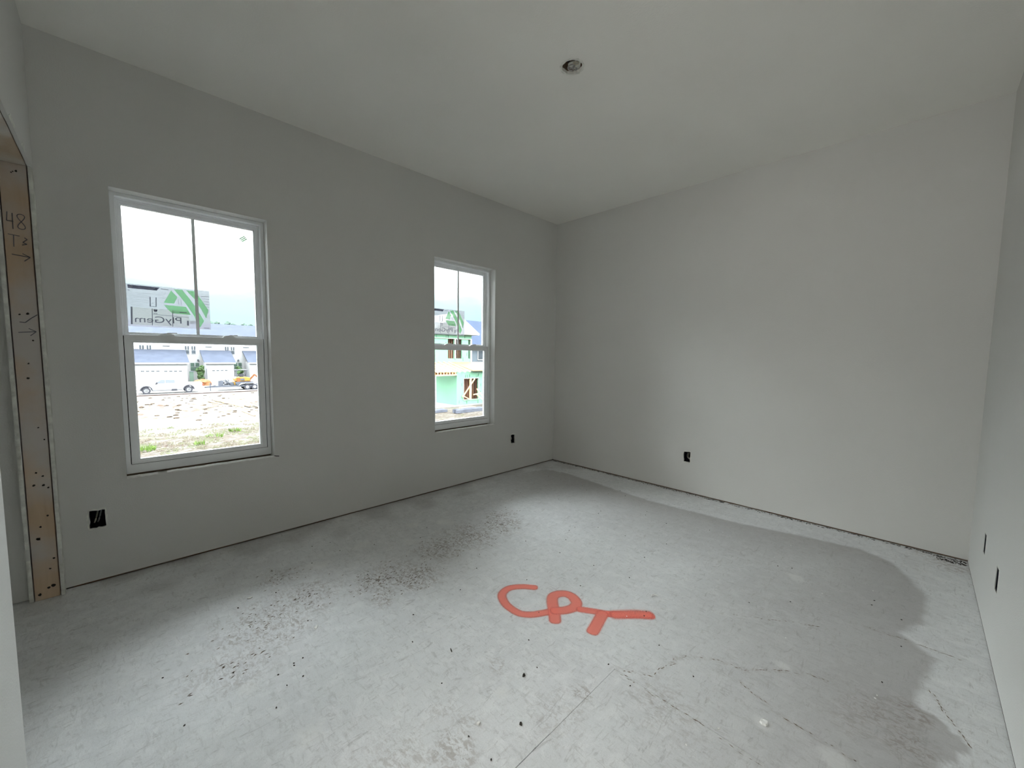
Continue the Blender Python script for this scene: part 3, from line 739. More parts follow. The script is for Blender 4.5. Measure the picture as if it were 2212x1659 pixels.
part('wire', M_copper, cb, lambda bm: tube(bm, coil(CX + 0.004, CY - 0.022, 0.013, H + 0.004, 1.1, 2.3), 0.0026, 8), smooth=True)
part('wire', M_cable, cb, lambda bm: tube(bm, coil(CX + 0.030, CY + 0.006, 0.012, H + 0.004, 0.9, 4.0), 0.0026, 8), smooth=True)
part('clamp', M_boxblk, cb, lambda bm: (tube(bm, [(CX - 0.032, CY + 0.004, H + 0.012), (CX - 0.028, CY + 0.002, H + 0.034)], 0.006, 10), box(bm, CX - 0.044, CX - 0.02, CY - 0.004, CY + 0.010, H + 0.026, H + 0.034)), bevel=0.001)
def f_clip(bm):
    n = 50; r = random.Random(8); prev = None; first = None
    for i in range(n):
        a = 2 * PI * i / n; q0 = 0.053 + r.uniform(-.002, .001); q1 = 0.060 + r.uniform(0, .007)
        q = (bm.verts.new((CX + q0 * math.cos(a), CY + q0 * math.sin(a), H - 0.0012)), bm.verts.new((CX + q1 * math.cos(a), CY + q1 * math.sin(a), H - 0.0002)))
        if prev: bm.faces.new((prev[0], prev[1], q[1], q[0]))
        else: first = q
        prev = q
    bm.faces.new((prev[0], prev[1], first[1], first[0]))
part('cut_edge', M_edge, cb, f_clip)

# ------------------------------------------------------------ spray-painted letters on the floor
def spray_mat():
    """thin spray film: tints what lies under it and adds pigment where it is thick"""
    m = bpy.data.materials.new('orange_red_spray'); m.use_nodes = True; t = m.node_tree; t.nodes.clear()
    out = t.nodes.new('ShaderNodeOutputMaterial'); df = t.nodes.new('ShaderNodeBsdfDiffuse'); tr = t.nodes.new('ShaderNodeBsdfTransparent'); mx = t.nodes.new('ShaderNodeMixShader')
    df.inputs[0].default_value = (0.98, 0.31, 0.25, 1)
    at = t.nodes.new('ShaderNodeAttribute'); at.attribute_name = 'paint'
    tc = t.nodes.new('ShaderNodeTexCoord'); n = t.nodes.new('ShaderNodeTexNoise'); n.inputs['Scale'].default_value = 240; n.inputs['Detail'].default_value = 4
    t.links.new(tc.outputs['Object'], n.inputs['Vector'])
    def math_(op, a, b):
        x = t.nodes.new('ShaderNodeMath'); x.operation = op
        for s_, v in ((x.inputs[0], a), (x.inputs[1], b)):
            if isinstance(v, float): s_.default_value = v
            else: t.links.new(v, s_)
        return x.outputs[0]
    grain = math_('MULTIPLY_ADD', n.outputs['Fac'], 1.0); grain.node.inputs[2].default_value = 0.5
    mr = t.nodes.new('ShaderNodeMapRange'); mr.interpolation_type = 'SMOOTHSTEP'; mr.inputs['From Min'].default_value = 0.03; mr.inputs['From Max'].default_value = 1.0
    t.links.new(math_('MULTIPLY', at.outputs['Fac'], grain), mr.inputs['Value']); k = mr.outputs[0]
    tint = t.nodes.new('ShaderNodeMix'); tint.data_type = 'RGBA'; tint.inputs[6].default_value = (1, 1, 1, 1); tint.inputs[7].default_value = (1.0, 0.66, 0.62, 1)
    t.links.new(k, tint.inputs[0]); t.links.new(tint.outputs[2], tr.inputs[0])
    t.links.new(math_('MULTIPLY', k, 0.74), mx.inputs[0]); t.links.new(tr.outputs[0], mx.inputs[1]); t.links.new(df.outputs[0], mx.inputs[2]); t.links.new(mx.outputs[0], out.inputs[0])
    return m
M_spray = spray_mat()
C_ = [(-2.146, -1.637), (-2.186, -1.589), (-2.240, -1.554), (-2.290, -1.556), (-2.325, -1.580), (-2.350, -1.625), (-2.361, -1.671), (-2.357, -1.737), (-2.323, -1.782), (-2.273, -1.812), (-2.228, -1.835)]
P_ = [(-2.272, -1.885), (-2.227, -1.842), (-2.171, -1.785), (-2.135, -1.761), (-2.105, -1.762), (-2.083, -1.774), (-2.065, -1.798), (-2.066, -1.835), (-2.088, -1.873), (-2.115, -1.886), (-2.141, -1.887), (-2.184, -1.869), (-2.215, -1.843)]
T1 = [(-2.119, -1.921), (-2.086, -1.971), (-2.052, -2.029), (-2.002, -2.089), (-1.958, -2.131), (-1.917, -2.178)]
T2 = [(-2.072, -2.014), (-2.147, -2.035), (-2.207, -2.051)]
def smooth_pts(pts, n=8):
    out = []
    P = [Vector((*p, 0)) for p in pts]; P = [P[0] * 2 - P[1]] + P + [P[-1] * 2 - P[-2]]
    for i in range(1, len(P) - 2):
        for k in range(n):
            t = k / n; p0, p1, p2, p3 = P[i - 1:i + 3]
            out.append(0.5 * ((2 * p1) + (p2 - p0) * t + (2 * p0 - 5 * p1 + 4 * p2 - p3) * t * t + (3 * p1 - p0 - 3 * p2 + p3) * t ** 3))
    out.append(P[-2]); return out
def letter(name, strokes, z, parent):
    bm = bmesh.new(); lay = bm.verts.layers.float_color.new('paint')
    for si, (pts, hw, st) in enumerate(strokes):
        S = smooth_pts(pts); n = len(S); rows = []; z0_ = z + si * 0.00005
        d0 = (S[1] - S[0]).normalized(); d1 = (S[-1] - S[-2]).normalized()
        S = [S[0] - d0 * hw * c for c in (1.5, 1.3, 1.0, .5)] + S + [S[-1] + d1 * hw * c for c in (.5, 1.0, 1.3, 1.5)]; n = len(S)
        for i, p in enumerate(S):
            d = (S[min(i + 1, n - 1)] - S[max(i - 1, 0)]).normalized(); s = Vector((-d.y, d.x, 0)); row = []
            e_ = min(i, n - 1 - i); endf = (0.0, .25, .65, .95)[e_] if e_ < 4 else 1.0; wf_ = (.25, .6, .85, .97)[e_] if e_ < 4 else 1.0
            for k in range(9):
                t = (k - 4) / 4.0; q_ = hw * 1.6 * wf_ * t
                v = bm.verts.new((p.x + s.x * q_, p.y + s.y * q_, z0_ + 0.00010 * i / n))
                a = max(0, 1 - abs(t) ** 2.2) * st * endf * 1.1
                v[lay] = (a, a, a, 1); row.append(v)
            rows.append(row)
        for i in range(n - 1):
            for k in range(8): bm.faces.new((rows[i][k], rows[i][k + 1], rows[i + 1][k + 1], rows[i + 1][k]))
    return link(name, bm, M_spray, parent, keepn=True)
mk = empty('painted_marking', (0, 0, 0), 'orange-red letters CPT spray-painted on the dusty grey floor', 'marking')
letter('painted_letter', [(C_, 0.019, 0.95)], 0.00015, mk)
letter('painted_letter', [(P_, 0.023, 1.05)], 0.00028, mk)
letter('painted_letter', [(T1, 0.019, 0.92), (T2, 0.022, 1.1), ([(-2.03, -2.06), (-1.96, -2.12), (-1.92, -2.165)], 0.028, 0.75)], 0.00042, mk)

# ------------------------------------------------------------ crumbs and chips on the floor
def chip_mesh(seed, sx, sy, h_):
    r = random.Random(seed); bm = bmesh.new(); n = 7
    b = [bm.verts.new((sx * r.uniform(.6, 1) * math.cos(2 * PI * k / n), sy * r.uniform(.6, 1) * math.sin(2 * PI * k / n), 0.0004)) for k in range(n)]
    t = [bm.verts.new((v.co.x * .8, v.co.y * .8, h_ * r.uniform(.7, 1.1))) for v in b]
    for k in range(n): bm.faces.new((b[k], b[(k + 1) % n], t[(k + 1) % n], t[k]))
    bm.faces.new(t); bm.faces.new(b[::-1]); bmesh.ops.recalc_face_normals(bm, faces=bm.faces)
    me = bpy.data.meshes.new('chip'); bm.to_mesh(me); bm.free(); return me
def chip(name, me, m, x, y, rz, label, cat, group=None):
    if not me.materials: me.materials.append(m)
    o = bpy.data.objects.new(name, me); C.objects.link(o); o.location = (x, y, 0); o.rotation_euler = (0, 0, rz)
    return tag(o, label, cat, group)
chip('plaster_chip', chip_mesh(1, .017, .011, .004), M_chipw, -3.259, -0.719, .3, 'white oval plaster chip lying on the floor below the nearer window', 'debris')
chip('plaster_chip', chip_mesh(2, .019, .011, .003), M_chipw, -3.096, -1.175, 1.0, 'white flat plaster chip on the left middle of the floor', 'debris')
chip('plaster_chip', chip_mesh(3, .011, .008, .004), M_chipw, -2.874, -2.046, .2, 'square white plaster chip near the bottom centre of the floor', 'debris')
bmc = bmesh.new(); tube(bmc, [(-0.020, 0.002, .003), (-0.008, 0.006, .004), (0.006, 0.002, .005), (0.012, -0.010, .004), (0.010, -0.018, .003)], [.002, .0025, .0022, .002, .001], 6)
cs = link('plaster_shaving', bmc, M_chipw); cs.location = (-1.749, -2.114, 0.0); tag(cs, 'curled white shaving on the floor right of the painted letters', 'debris')
chip('dark_clod', chip_mesh(4, .010, .007, .007), M_crumb, -2.616, -2.012, .2, 'dark crumbly clod beside a pale dab, below the painted letters', 'debris')
chip('dark_clod', chip_mesh(5, .008, .006, .006), M_crumb, -2.773, -2.147, .9, 'small round dark clod left of the floor seam at the bottom edge', 'debris')
chip('bark_sliver', chip_mesh(6, .016, .003, .003), M_crumb, -2.740, -1.710, 1.2, 'thin dark sliver left of and below the painted letter C', 'debris')
chip('plaster_lump', chip_mesh(7, .022, .018, .006), M_chipw, -2.174, -2.711, .2, 'pale crusty lump of joint compound stuck on the right foreground floor', 'debris')
wmesh = [chip_mesh(20 + i, .0045, .003, .002) for i in range(4)]; dmesh = [chip_mesh(30 + i, .0045, .003, .003) for i in range(4)]
r = random.Random(5)
for i in range(60):
    x, y = r.uniform(-3.6, -0.4), r.uniform(-3.0, -0.35)
    chip('plaster_crumb', wmesh[i % 4], M_chipw, x, y, r.random() * 6, 'tiny white plaster crumb scattered on the grey floor', 'debris', 'white plaster crumbs on the floor')
for i in range(90):
    x, y = r.uniform(-3.7, -0.4), r.uniform(-3.1, -0.3)
    chip('mud_crumb', dmesh[i % 4], M_crumb, x, y, r.random() * 6, 'tiny dark crumb scattered on the grey floor', 'debris', 'dark crumbs on the floor')
def f_trail(bm):
    r = random.Random(77)
    for (c, rad, s) in MUD[:11]:
        for k in range(int(55 * s)):
            a = r.random() * 2 * PI; q = rad * 1.3 * r.random(); x = c[0] + q * math.cos(a) * 1.2; y = c[1] + q * math.sin(a) * .8
            L = r.uniform(.003, .011); th = r.uniform(-0.4, 0.9); w_ = r.uniform(.0012, .003)
            d = Vector((math.cos(th), math.sin(th), 0)) * L; p = Vector((-d.y, d.x, 0)).normalized() * w_
            v = [bm.verts.new((x + e.x, y + e.y, 0.0003)) for e in (-d, -p, d, p)]; t = bm.verts.new((x, y, 0.0022))
            for i in range(4): bm.faces.new((v[i], v[(i + 1) % 4], t))
tr = part('mud_flakes', M_mud, None, f_trail); tag(tr, 'trail of brown boot-mud flakes across the floor below the windows', 'mud', kind='stuff')
# line of swept dirt along the back wall
def f_dirt(bm):
    r = random.Random(78)
    for k in range(420):
        if r.random() < .8: x, y = -abs(r.gauss(0.012, .010)) - 0.002, r.uniform(-W + .02, -0.02)
        else: x, y = r.uniform(-0.09, -0.02) , -W + abs(r.gauss(0.03, .05)) + .01
        L = r.uniform(.002, .012); w_ = r.uniform(.001, .003); th = r.gauss(PI / 2, .4)
        d = Vector((math.cos(th), math.sin(th), 0)) * L; p = Vector((-d.y, d.x, 0)).normalized() * w_
        v = [bm.verts.new((x + e.x, y + e.y, 0.0003)) for e in (-d, -p, d, p)]; t = bm.verts.new((x, y, 0.0035))
        for i in range(4): bm.faces.new((v[i], v[(i + 1) % 4], t))
tr = part('swept_dirt', M_crumb, None, f_dirt); tag(tr, 'line of dark dirt crumbs along the foot of the back wall', 'dirt', kind='stuff')

# ============================================================ outdoors
G = -3.3
def ground_mat():
    m = bpy.data.materials.new('bare_lot'); m.use_nodes = True; t = m.node_tree; b = t.nodes['Principled BSDF']
    b.inputs['Roughness'].default_value = 0.95; b.inputs['Specular IOR Level'].default_value = 0.05
    tc = t.nodes.new('ShaderNodeTexCoord')
    def nz_(scale, st=(1, 1, 1), rot=0, dist=0, rough=.6):
        mp = t.nodes.new('ShaderNodeMapping'); mp.inputs['Scale'].default_value = st; mp.inputs['Rotation'].default_value = (0, 0, rot)
        n = t.nodes.new('ShaderNodeTexNoise'); n.inputs['Scale'].default_value = scale; n.inputs['Detail'].default_value = 7; n.inputs['Distortion'].default_value = dist; n.inputs['Roughness'].default_value = rough
        t.links.new(tc.outputs['Object'], mp.inputs[0]); t.links.new(mp.outputs[0], n.inputs['Vector']); return n.outputs['Fac']
    def rng(s, a, b_, c=0, d=1):
        r = t.nodes.new('ShaderNodeMapRange'); r.inputs['From Min'].default_value = a; r.inputs['From Max'].default_value = b_; r.inputs['To Min'].default_value = c; r.inputs['To Max'].default_value = d
        t.links.new(s, r.inputs['Value']); return r.outputs[0]
    def mul(a, b_):
        x = t.nodes.new('ShaderNodeMath'); x.operation = 'MULTIPLY'; t.links.new(a, x.inputs[0]); t.links.new(b_, x.inputs[1]); return x.outputs[0]
    def mix(f, a, b_):
        x = t.nodes.new('ShaderNodeMix'); x.data_type = 'RGBA'
        for s, v in ((x.inputs[0], f), (x.inputs[6], a), (x.inputs[7], b_)):
            if isinstance(v, tuple): s.default_value = (*v, 1)
            else: t.links.new(v, s)
        return x.outputs[2]
    sx = t.nodes.new('ShaderNodeSeparateXYZ'); t.links.new(tc.outputs['Object'], sx.inputs[0])
    near = rng(sx.outputs['Y'], 29, 25)            # straw-covered strip close to the house
    mid = mul(rng(sx.outputs['Y'], 31, 36), rng(sx.outputs['Y'], 50, 44))
    col = mix(rng(nz_(0.4), .4, .6), (0.085, 0.080, 0.071), (0.058, 0.052, 0.041))
    col = mix(mul(mid, rng(nz_(1.3, (1, .5, 1), .2, 1.5, .7), .50, .60)), col, (0.034, 0.021, 0.014))
    col = mix(rng(nz_(0.5, (0.5, 3.0, 1), .25, 1.5, .7), .60, .64, 0, .8), col, (0.026, 0.017, 0.012))
    col = mix(mul(near, rng(nz_(3.0, (1.0, 2.2, 1), .1, 1.0, .75), .44, .54)), col, (0.026, 0.019, 0.015))
    col = mix(mul(near, rng(nz_(0.8, (1, 1, 1), .7, .6, .7), .56, .66, 0, .7)), col, (0.030, 0.045, 0.012))
    t.links.new(col, b.inputs['Base Color'])
    return m
def ground_z(x, y):
    v = Vector((x, y, 0)); return G + 0.05 * noise.noise(v * 0.35) * (1 if y < 50 else 0) + 0.03 * noise.noise(v * 1.7) * (1 if y < 50 else 0) - 0.03
def f_ground(bm):
    g = []; xs = [-12 + 0.35 * i for i in range(180)]; ys = [2 + 0.35 * j for j in range(150)]
    for y in ys: g.append([bm.verts.new((x, y, ground_z(x, y))) for x in xs])
    for j in range(len(ys) - 1):
        for i in range(len(xs) - 1): bm.faces.new((g[j][i], g[j][i + 1], g[j + 1][i + 1], g[j + 1][i]))
gr = part('ground_outside', ground_mat(), None, f_ground, smooth=True); tag(gr, kind='structure')
base = part('ground_base', M_concrete, None, rbox(-150, 220, -40, 230, G - 0.6, G - 0.12)); tag(base, kind='structure')
street = part('street', M_concrete, None, rbox(-60, 90, 54.6, 66.0, G - 0.1, G - 0.002)); tag(street, kind='structure')
curb = part('curb', M_curb, None, rbox(-60, 90, 54.35, 54.6, G - 0.1, G + 0.05)); tag(curb, kind='structure')
lawn = part('ground_beyond_street', M_concrete, None, rbox(-60, 90, 66.0, 82.0, G - 0.1, G)); tag(lawn, kind='structure')

# straw and weeds close to the window: one uncountable cover
def f_straw(bm):
    r = random.Random(91)
    for k in range(8500):
        y = 19.5 + 9.5 * r.random() ** 1.3; x = -3.8 + 9 * r.random()
        n = noise.noise(Vector((x * .8, y * .8, 9)))
        if n < -0.05: continue
        L = r.uniform(.06, .22); th = r.random() * PI; z = ground_z(x, y)
        d = Vector((math.cos(th) * L, math.sin(th) * L, r.uniform(.02, .09))); w_ = Vector((-d.y, d.x, 0)).normalized() * r.uniform(.012, .03)
        p = Vector((x, y, z)); v = [bm.verts.new(q) for q in (p - w_, p + w_, p + d + w_ * .3, p + d - w_ * .3)]; bm.faces.new(v)
st_ = part('dry_grass_cover', M_grass, None, f_straw); tag(st_, 'dry straw and thin grass covering the near edge of the lot', 'grass', kind='stuff')
def weed(x, y, rad, n, seed, label):
    def f(bm):
        r = random.Random(seed)
        for k in range(n):
            a = r.random() * 2 * PI; q = rad * math.sqrt(r.random()); px, py = x + q * math.cos(a), y + q * math.sin(a) * 1.6; h_ = r.uniform(.08, .25)
            p = Vector((px, py, ground_z(px, py))); d = Vector((r.uniform(-.1, .1), r.uniform(-.1, .1), h_)); s = Vector((math.cos(a), math.sin(a), 0)) * .02
            v = [bm.verts.new(p - s), bm.verts.new(p + s), bm.verts.new(p + d)]; bm.faces.new(v)
    tag(part('weed_clump', M_greengrass, None, f), label, 'weeds')
weed(-2.95, 22.2, .42, 260, 1, 'bright green weed clump at the lower left of the nearer window view')
weed(-0.9, 22.0, .22, 70, 2, 'small green weed tuft in the straw, middle of the nearer window view')
weed(1.15, 25.2, .30, 90, 3, 'green weed tuft in the straw at the right of the nearer window view')
weed(0.0, 24.0, .40, 60, 4, 'sparse green weeds in the straw between the two brighter tufts')

# ---- terraced houses across the street
th = empty('townhouse_row', (0, 72, G), 'long white terraced house row with grey roofs and garages across the street', 'house')
part('wall', M_white_sd, th, rbox(-20, 34, 76, 86, G, 3.77))
def f_roof(bm):
    prism(bm, [[(75.4, 3.70), (81.0, 6.30), (86.6, 3.70), (86.6, 3.60), (75.4, 3.60)]], -20.5, 34.5, 'yz')
part('main_roof', M_shingle, th, f_roof)
GAR = [(-8.0, 3.98), (5.72, 9.75), (11.37, 17.5), (19.2, 23.2)]
for i, (a, b) in enumerate(GAR):
    part('garage_wall', M_white_sd, th, rbox(a + .25, b - .25, 72.35, 76, G, 0.0))
    part('garage_roof', M_shingle, th, lambda bm: prism(bm, [[(72.0, -0.083), (76.0, 1.79), (76.0, 1.60), (72.0, -0.24)]], a, b, 'yz'))
    part('fascia', M_white_sd, th, rbox(a + .02, b - .02, 71.97, 72.0, -0.30, -0.10))
def gdoor(x0, x1, xs, z):
    d = part('garage_door', M_white_sd, th, lambda bm: (box(bm, x0, x1, 72.30, 72.36, G, -0.95), [box(bm, x0, x1, 72.29, 72.30, G + k * .55 + .02, G + (k + 1) * .55 - .02) for k in range(4)]))
    for x in xs:
        part('door_window', M_winglass, d, lambda bm: (box(bm, x - .16, x - .01, 72.27, 72.30, z - .07, z + .07), box(bm, x + .01, x + .16, 72.27, 72.30, z - .07, z + .07)))
def lin(a, b, n): return [a + (b - a) * i / (n - 1) for i in range(n)]
gdoor(-1.6, 0.9, lin(-1.16, 0.46, 4), -1.30); gdoor(1.05, 3.3, lin(1.31, 2.93, 4), -1.34); gdoor(6.4, 8.95, lin(6.87, 8.48, 4), -1.33); gdoor(12.3, 14.9, lin(12.6, 14.3, 4), -1.33)
def hwin(x0, x1, z0, z1, m=M_winglass):
    zm = (z0 + z1) / 2
    f = part('window', M_white_sd, th, lambda bm: ring(bm, x0 - .06, x1 + .06, z0 - .06, z1 + .06, .06, .06, .06, .06, 75.93, 76.0))
    part('pane', m, f, rbox(x0, x1, 75.95, 75.99, zm + .04, z1)); part('pane', m, f, rbox(x0, x1, 75.95, 75.99, z0, zm - .04))
    part('muntin', M_white_sd, f, rbox((x0 + x1) / 2 - .05, (x0 + x1) / 2 + .05, 75.93, 75.95, zm + .05, z1))
for a in (-1.23, 3.93, 9.01, 14.2):
    hwin(a, a + .50, 1.17, 2.37); hwin(a + .79, a + 1.29, 1.18, 2.36)
for x in (1.34, 6.47, 11.53, 16.6): part('vent_slot', M_winglass, th, rbox(x, x + .84, 75.94, 76.0, 2.27, 2.36))
for x in (4.50, 10.14): hwin(x, x + 1.10, -1.46, -0.22, M_wingreen)
for x in (5.35, 10.65):
    part('wall_lamp', M_steel, th, lambda bm: (box(bm, x, x + .22, 75.7, 76, 0.12, 0.2), box(bm, x + .03, x + .19, 75.75, 75.9, 0.2, 0.34)))
part('downpipe', M_steel, th, rbox(5.98, 6.05, 72.2, 72.3, G + .6, -1.0))

def blob(bm, c, r_, seed, sub=2, amp=.35, sc=1.0):
    vs = bmesh.ops.create_icosphere(bm, subdivisions=sub, radius=1.0)['verts']
    for v in vs:
        n = 1 + amp * noise.noise(v.co * 2.3 * sc + Vector((seed, seed * 2, 0))) * 1.6
        v.co = Vector((c[0] + v.co.x * r_[0] * n, c[1] + v.co.y * r_[1] * n, c[2] + v.co.z * r_[2] * n))
shr = [(5.05, 71.2, 1.0, 'round green shrub by the ground-floor window between the two garages'), (10.15, 71.6, .9, 'tall thin green shrub behind the yellow excavator')]
for i, (x, y, s, lb) in enumerate(shr):
    e_ = empty('shrub', (x, y, G), lb, 'shrub')
    def f_sh(bm):
        r = random.Random(i)
        for k in range(9): blob(bm, (x + r.uniform(-.4, .4) * s, y + r.uniform(-.3, .3), G + .9 + k * .2 * s), (.30 * s, .30 * s, .30 * s), k, 2, .5)
    part('foliage', M_foliage, e_, f_sh); part('stem', M_bark, e_, lambda bm: tube(bm, [(x, y, G), (x, y, G + 1.4)], .05, 6))
dm = part('dirt_mound', M_orange, None, lambda bm: blob(bm, (4.9, 68.5, G + .12), (1.1, .9, .75), 4, 3, .25)); tag(dm, 'low red-brown dirt mound behind the tailgate of the white pickup', 'dirt mound')
pb = empty('portable_cabinet', (3.9, 70, G), 'small olive-grey utility cabinet standing against the first garage', 'cabinet')
part('body', M_treeline, pb, rbox(3.75, 4.2, 70, 70.5, G, G + 1.95), bevel=.03); part('lid', M_steel, pb, rbox(3.72, 4.23, 69.97, 70.53, G + 1.95, G + 2.0))

# trees beyond
r = random.Random(61)
for i in range(13):
    x = 5.5 + i * 1.62 + r.uniform(-.1, .1); zt = 8.55 + r.uniform(-.25, .35); e_ = empty('tree', (x, 110, G), 'dark green tree crown just showing above the terraced roof ridge', 'tree', 'treetops beyond the terraced roof')
    def f_cr(bm):
        rr = random.Random(i * 3)
        for k in range(7): blob(bm, (x + rr.uniform(-.25, .25), 110 + (i % 2) * 2.2 + rr.uniform(-.3, .3), zt - .9 - rr.random() * 3.2), (.55, .55, .7), k + i, 2, .4)
        blob(bm, (x, 110 + (i % 2) * 2.2, zt - .55), (.6, .6, .6), i, 2, .5)
    part('crown', M_treeline, e_, f_cr); part('trunk', M_bark, e_, lambda bm: tube(bm, [(x, 110 + (i % 2) * 2.2, G), (x, 110 + (i % 2) * 2.2, zt - 2.5)], [.3, .15], 8))

# ---- pickup truck
tx = -2.30; ty = 56.2
tk = empty('pickup_truck', (tx, ty, G), 'white crew-cab pickup truck parked on the street facing left', 'truck')
def arc(cx, cz, r_, a0, a1, n=8): return [(cx + r_ * math.cos(a0 + (a1 - a0) * i / n), cz + r_ * math.sin(a0 + (a1 - a0) * i / n)) for i in range(n + 1)]
wf, wr_ = tx + .82, tx + 4.50
def f_tb(bm):
    z = G
    prof = [(tx, z + .45), (tx + .36, z + .40)] + arc(wf, z + .38, .45, PI, 0) + [(tx + 2.6, z + .40), (wr_ - .5, z + .40)] + arc(wr_, z + .38, .45, PI, 0) + [(tx + 5.75, z + .45), (tx + 5.82, z + .95), (tx + 5.74, z + 1.16), (tx + 3.55, z + 1.16), (tx + 3.45, z + 1.14), (tx + 1.55, z + 1.12), (tx + .35, z + 1.02), (tx + .05, z + .88)]
    prism(bm, [prof], ty, ty + 1.9)
part('body', M_tpaint, tk, f_tb, bevel=.04)
def f_cab(bm):
    z = G; lo = [(tx + 1.45, z + 1.11), (tx + 3.52, z + 1.14)]; hi = [(tx + 3.35, z + 1.62), (tx + 2.1, z + 1.65), (tx + 1.95, z + 1.60)]
    a = [bm.verts.new((p[0], ty + .03, p[1])) for p in lo] + [bm.verts.new((p[0], ty + .20, p[1])) for p in hi]
    b = [bm.verts.new((p[0], ty + 1.87, p[1])) for p in lo] + [bm.verts.new((p[0], ty + 1.70, p[1])) for p in hi]
    bm.faces.new(a); bm.faces.new(b[::-1])
    for i in range(5): bm.faces.new((a[i], a[(i + 1) % 5], b[(i + 1) % 5], b[i]))
part('cab', M_tpaint, tk, f_cab, bevel=.04)
def sidepoly(pts, off=.0):
    return lambda bm: prism(bm, [pts], ty + .02 + off, ty + .07 + off)
part('side_window', M_tglass, tk, lambda bm: [bm.faces.new([bm.verts.new((x, ty + .03 + (z - 1.13) * .33 - .03, G + z)) for x, z in pl]) for pl in ([(tx + 1.68, 1.18), (tx + 2.42, 1.19), (tx + 2.42, 1.55), (tx + 2.08, 1.55), (tx + 1.88, 1.42)], [(tx + 2.46, 1.19), (tx + 3.30, 1.20), (tx + 3.26, 1.54), (tx + 2.46, 1.55)])])
part('windscreen', M_tglass, tk, lambda bm: bm.faces.new([bm.verts.new(p) for p in ((tx + 1.48, ty + .25, G + 1.16), (tx + 1.48, ty + 1.65, G + 1.16), (tx + 1.90, ty + 1.6, G + 1.58), (tx + 1.90, ty + .3, G + 1.58))]))
part('side_mirror', M_tire, tk, lambda bm: (box(bm, tx + 1.62, tx + 1.78, ty - .16, ty - .02, G + 1.12, G + 1.30), box(bm, tx + 1.60, tx + 1.66, ty - .04, ty + .05, G + 1.05, G + 1.14)), bevel=.02)
part('door_handle', M_steel, tk, rbox(tx + 3.05, tx + 3.2, ty - .02, ty + .01, G + 1.02, G + 1.05)); part('rocker_step', M_tire, tk, rbox(tx + 1.3, tx + 3.9, ty - .05, ty + .1, G + .33, G + .40))
part('bumper', M_steel, tk, rbox(tx - .08, tx + .05, ty + .05, ty + 1.85, G + .38, G + .60), bevel=.02); part('tow_hitch', M_tire, tk, rbox(tx + 2.95, tx + 3.45, ty - .03, ty + .3, G + .28, G + .5))
part('tailgate_lamp', M_red, tk, rbox(tx + 5.76, tx + 5.84, ty + .0, ty + .14, G + .75, G + 1.0))
for cx in (wf, wr_):
    for yy in (ty - .02, ty + 1.62):
        wh_ = part('wheel', M_tire, tk, lambda bm: prism(bm, [arc(cx, G + .38, .375, 0, 2 * PI * 23 / 24, 23), arc(cx, G + .38, .22, 0, 2 * PI * 23 / 24, 23)], yy, yy + .26))
        part('rim', M_rim, wh_, lambda bm: (prism(bm, [arc(cx, G + .38, .22, 0, 2 * PI * 23 / 24, 23), arc(cx, G + .38, .14, 0, 2 * PI * 23 / 24, 23)], yy + .02, yy + .2), [beam(bm, (cx, yy + .06, G + .38), (cx + .2 * math.cos(a), yy + .06, G + .38 + .2 * math.sin(a)), .05, .05) for a in (0, 1.05, 2.1, 3.14, 4.19, 5.24)]))
    part('wheel_arch', M_tire, tk, lambda bm: prism(bm, [arc(cx, G + .38, .54, 0, PI, 16) + arc(cx, G + .38, .43, PI, 0, 16)], ty - .04, ty + .3))

# ---- flatbed trailer with attachments, and the excavator on it
tl = empty('flatbed_trailer', (3.8, 57, G), 'low grey flatbed trailer loaded with machine attachments behind the pickup', 'trailer')
part('deck', M_steel, tl, rbox(5.0, 12.2, 57, 58.9, G + .48, G + .60)); part('tongue', M_steel, tl, lambda bm: (beam(bm, (3.9, 57.9, G + .42), (5.1, 57.1, G + .5), .12, .14), beam(bm, (3.9, 57.9, G + .42), (5.1, 58.8, G + .5), .12, .14)))
part('jack', M_steel, tl, rbox(4.35, 4.45, 57.5, 57.6, G, G + .95)); part('side_rail', M_steel, tl, rbox(4.9, 12.2, 56.93, 57.0, G + .42, G + .62))
for x in (8.15, 8.95, 9.75):
    for yy in (56.85, 58.7):
        q_ = part('wheel', M_tire, tl, lambda bm: prism(bm, [arc(x, G + .36, .36, 0, 2 * PI * 19 / 20, 19)], yy, yy + .22)); part('rim', M_rim, q_, lambda bm: prism(bm, [arc(x, G + .36, .19, 0, 2 * PI * 15 / 16, 15)], yy - .02, yy + .04))
part('fender', M_rim, tl, lambda bm: (prism(bm, [[(7.2, G + .55), (7.5, G + .86), (8.0, G + .90), (8.0, G + .80), (7.6, G + .74)]], 56.8, 57.1), box(bm, 7.9, 10.2, 56.8, 57.1, G + .80, G + .86)))
dg = empty('digging_attachments', (5.6, 57.5, G + .6), 'tangle of dark buckets and hoses on the front of the trailer', 'machine part')
rr = random.Random(3)
part('bucket', M_steel, dg, lambda bm: prism(bm, [[(5.25, G + .6), (5.7, G + .6), (5.75, G + 1.15), (5.55, G + 1.25), (5.28, G + 1.2)]], 57.4, 58.1), bevel=.03)
for k in range(7):
    x = 5.80 + k * .09
    part('hose', M_steel, dg, lambda bm: tube(bm, [(x + rr.uniform(-.1, .1), 57.5 + rr.uniform(-.2, .4), G + .62 + .62 * math.sin(PI * j / 8) * rr.uniform(.7, 1.2)) if 0 < j < 8 else (x + (j - 4) * .06, 57.6, G + .64) for j in range(9)], .035, 6))
part('tank', M_steel, dg, lambda bm: prism(bm, [arc(6.58, G + .82, .2, 0, 2 * PI * 15 / 16, 15)], 57.3, 58.1))
ex = empty('mini_excavator', (7.7, 58, G + .6), 'yellow compact excavator with a canopy riding on the flatbed trailer', 'excavator')
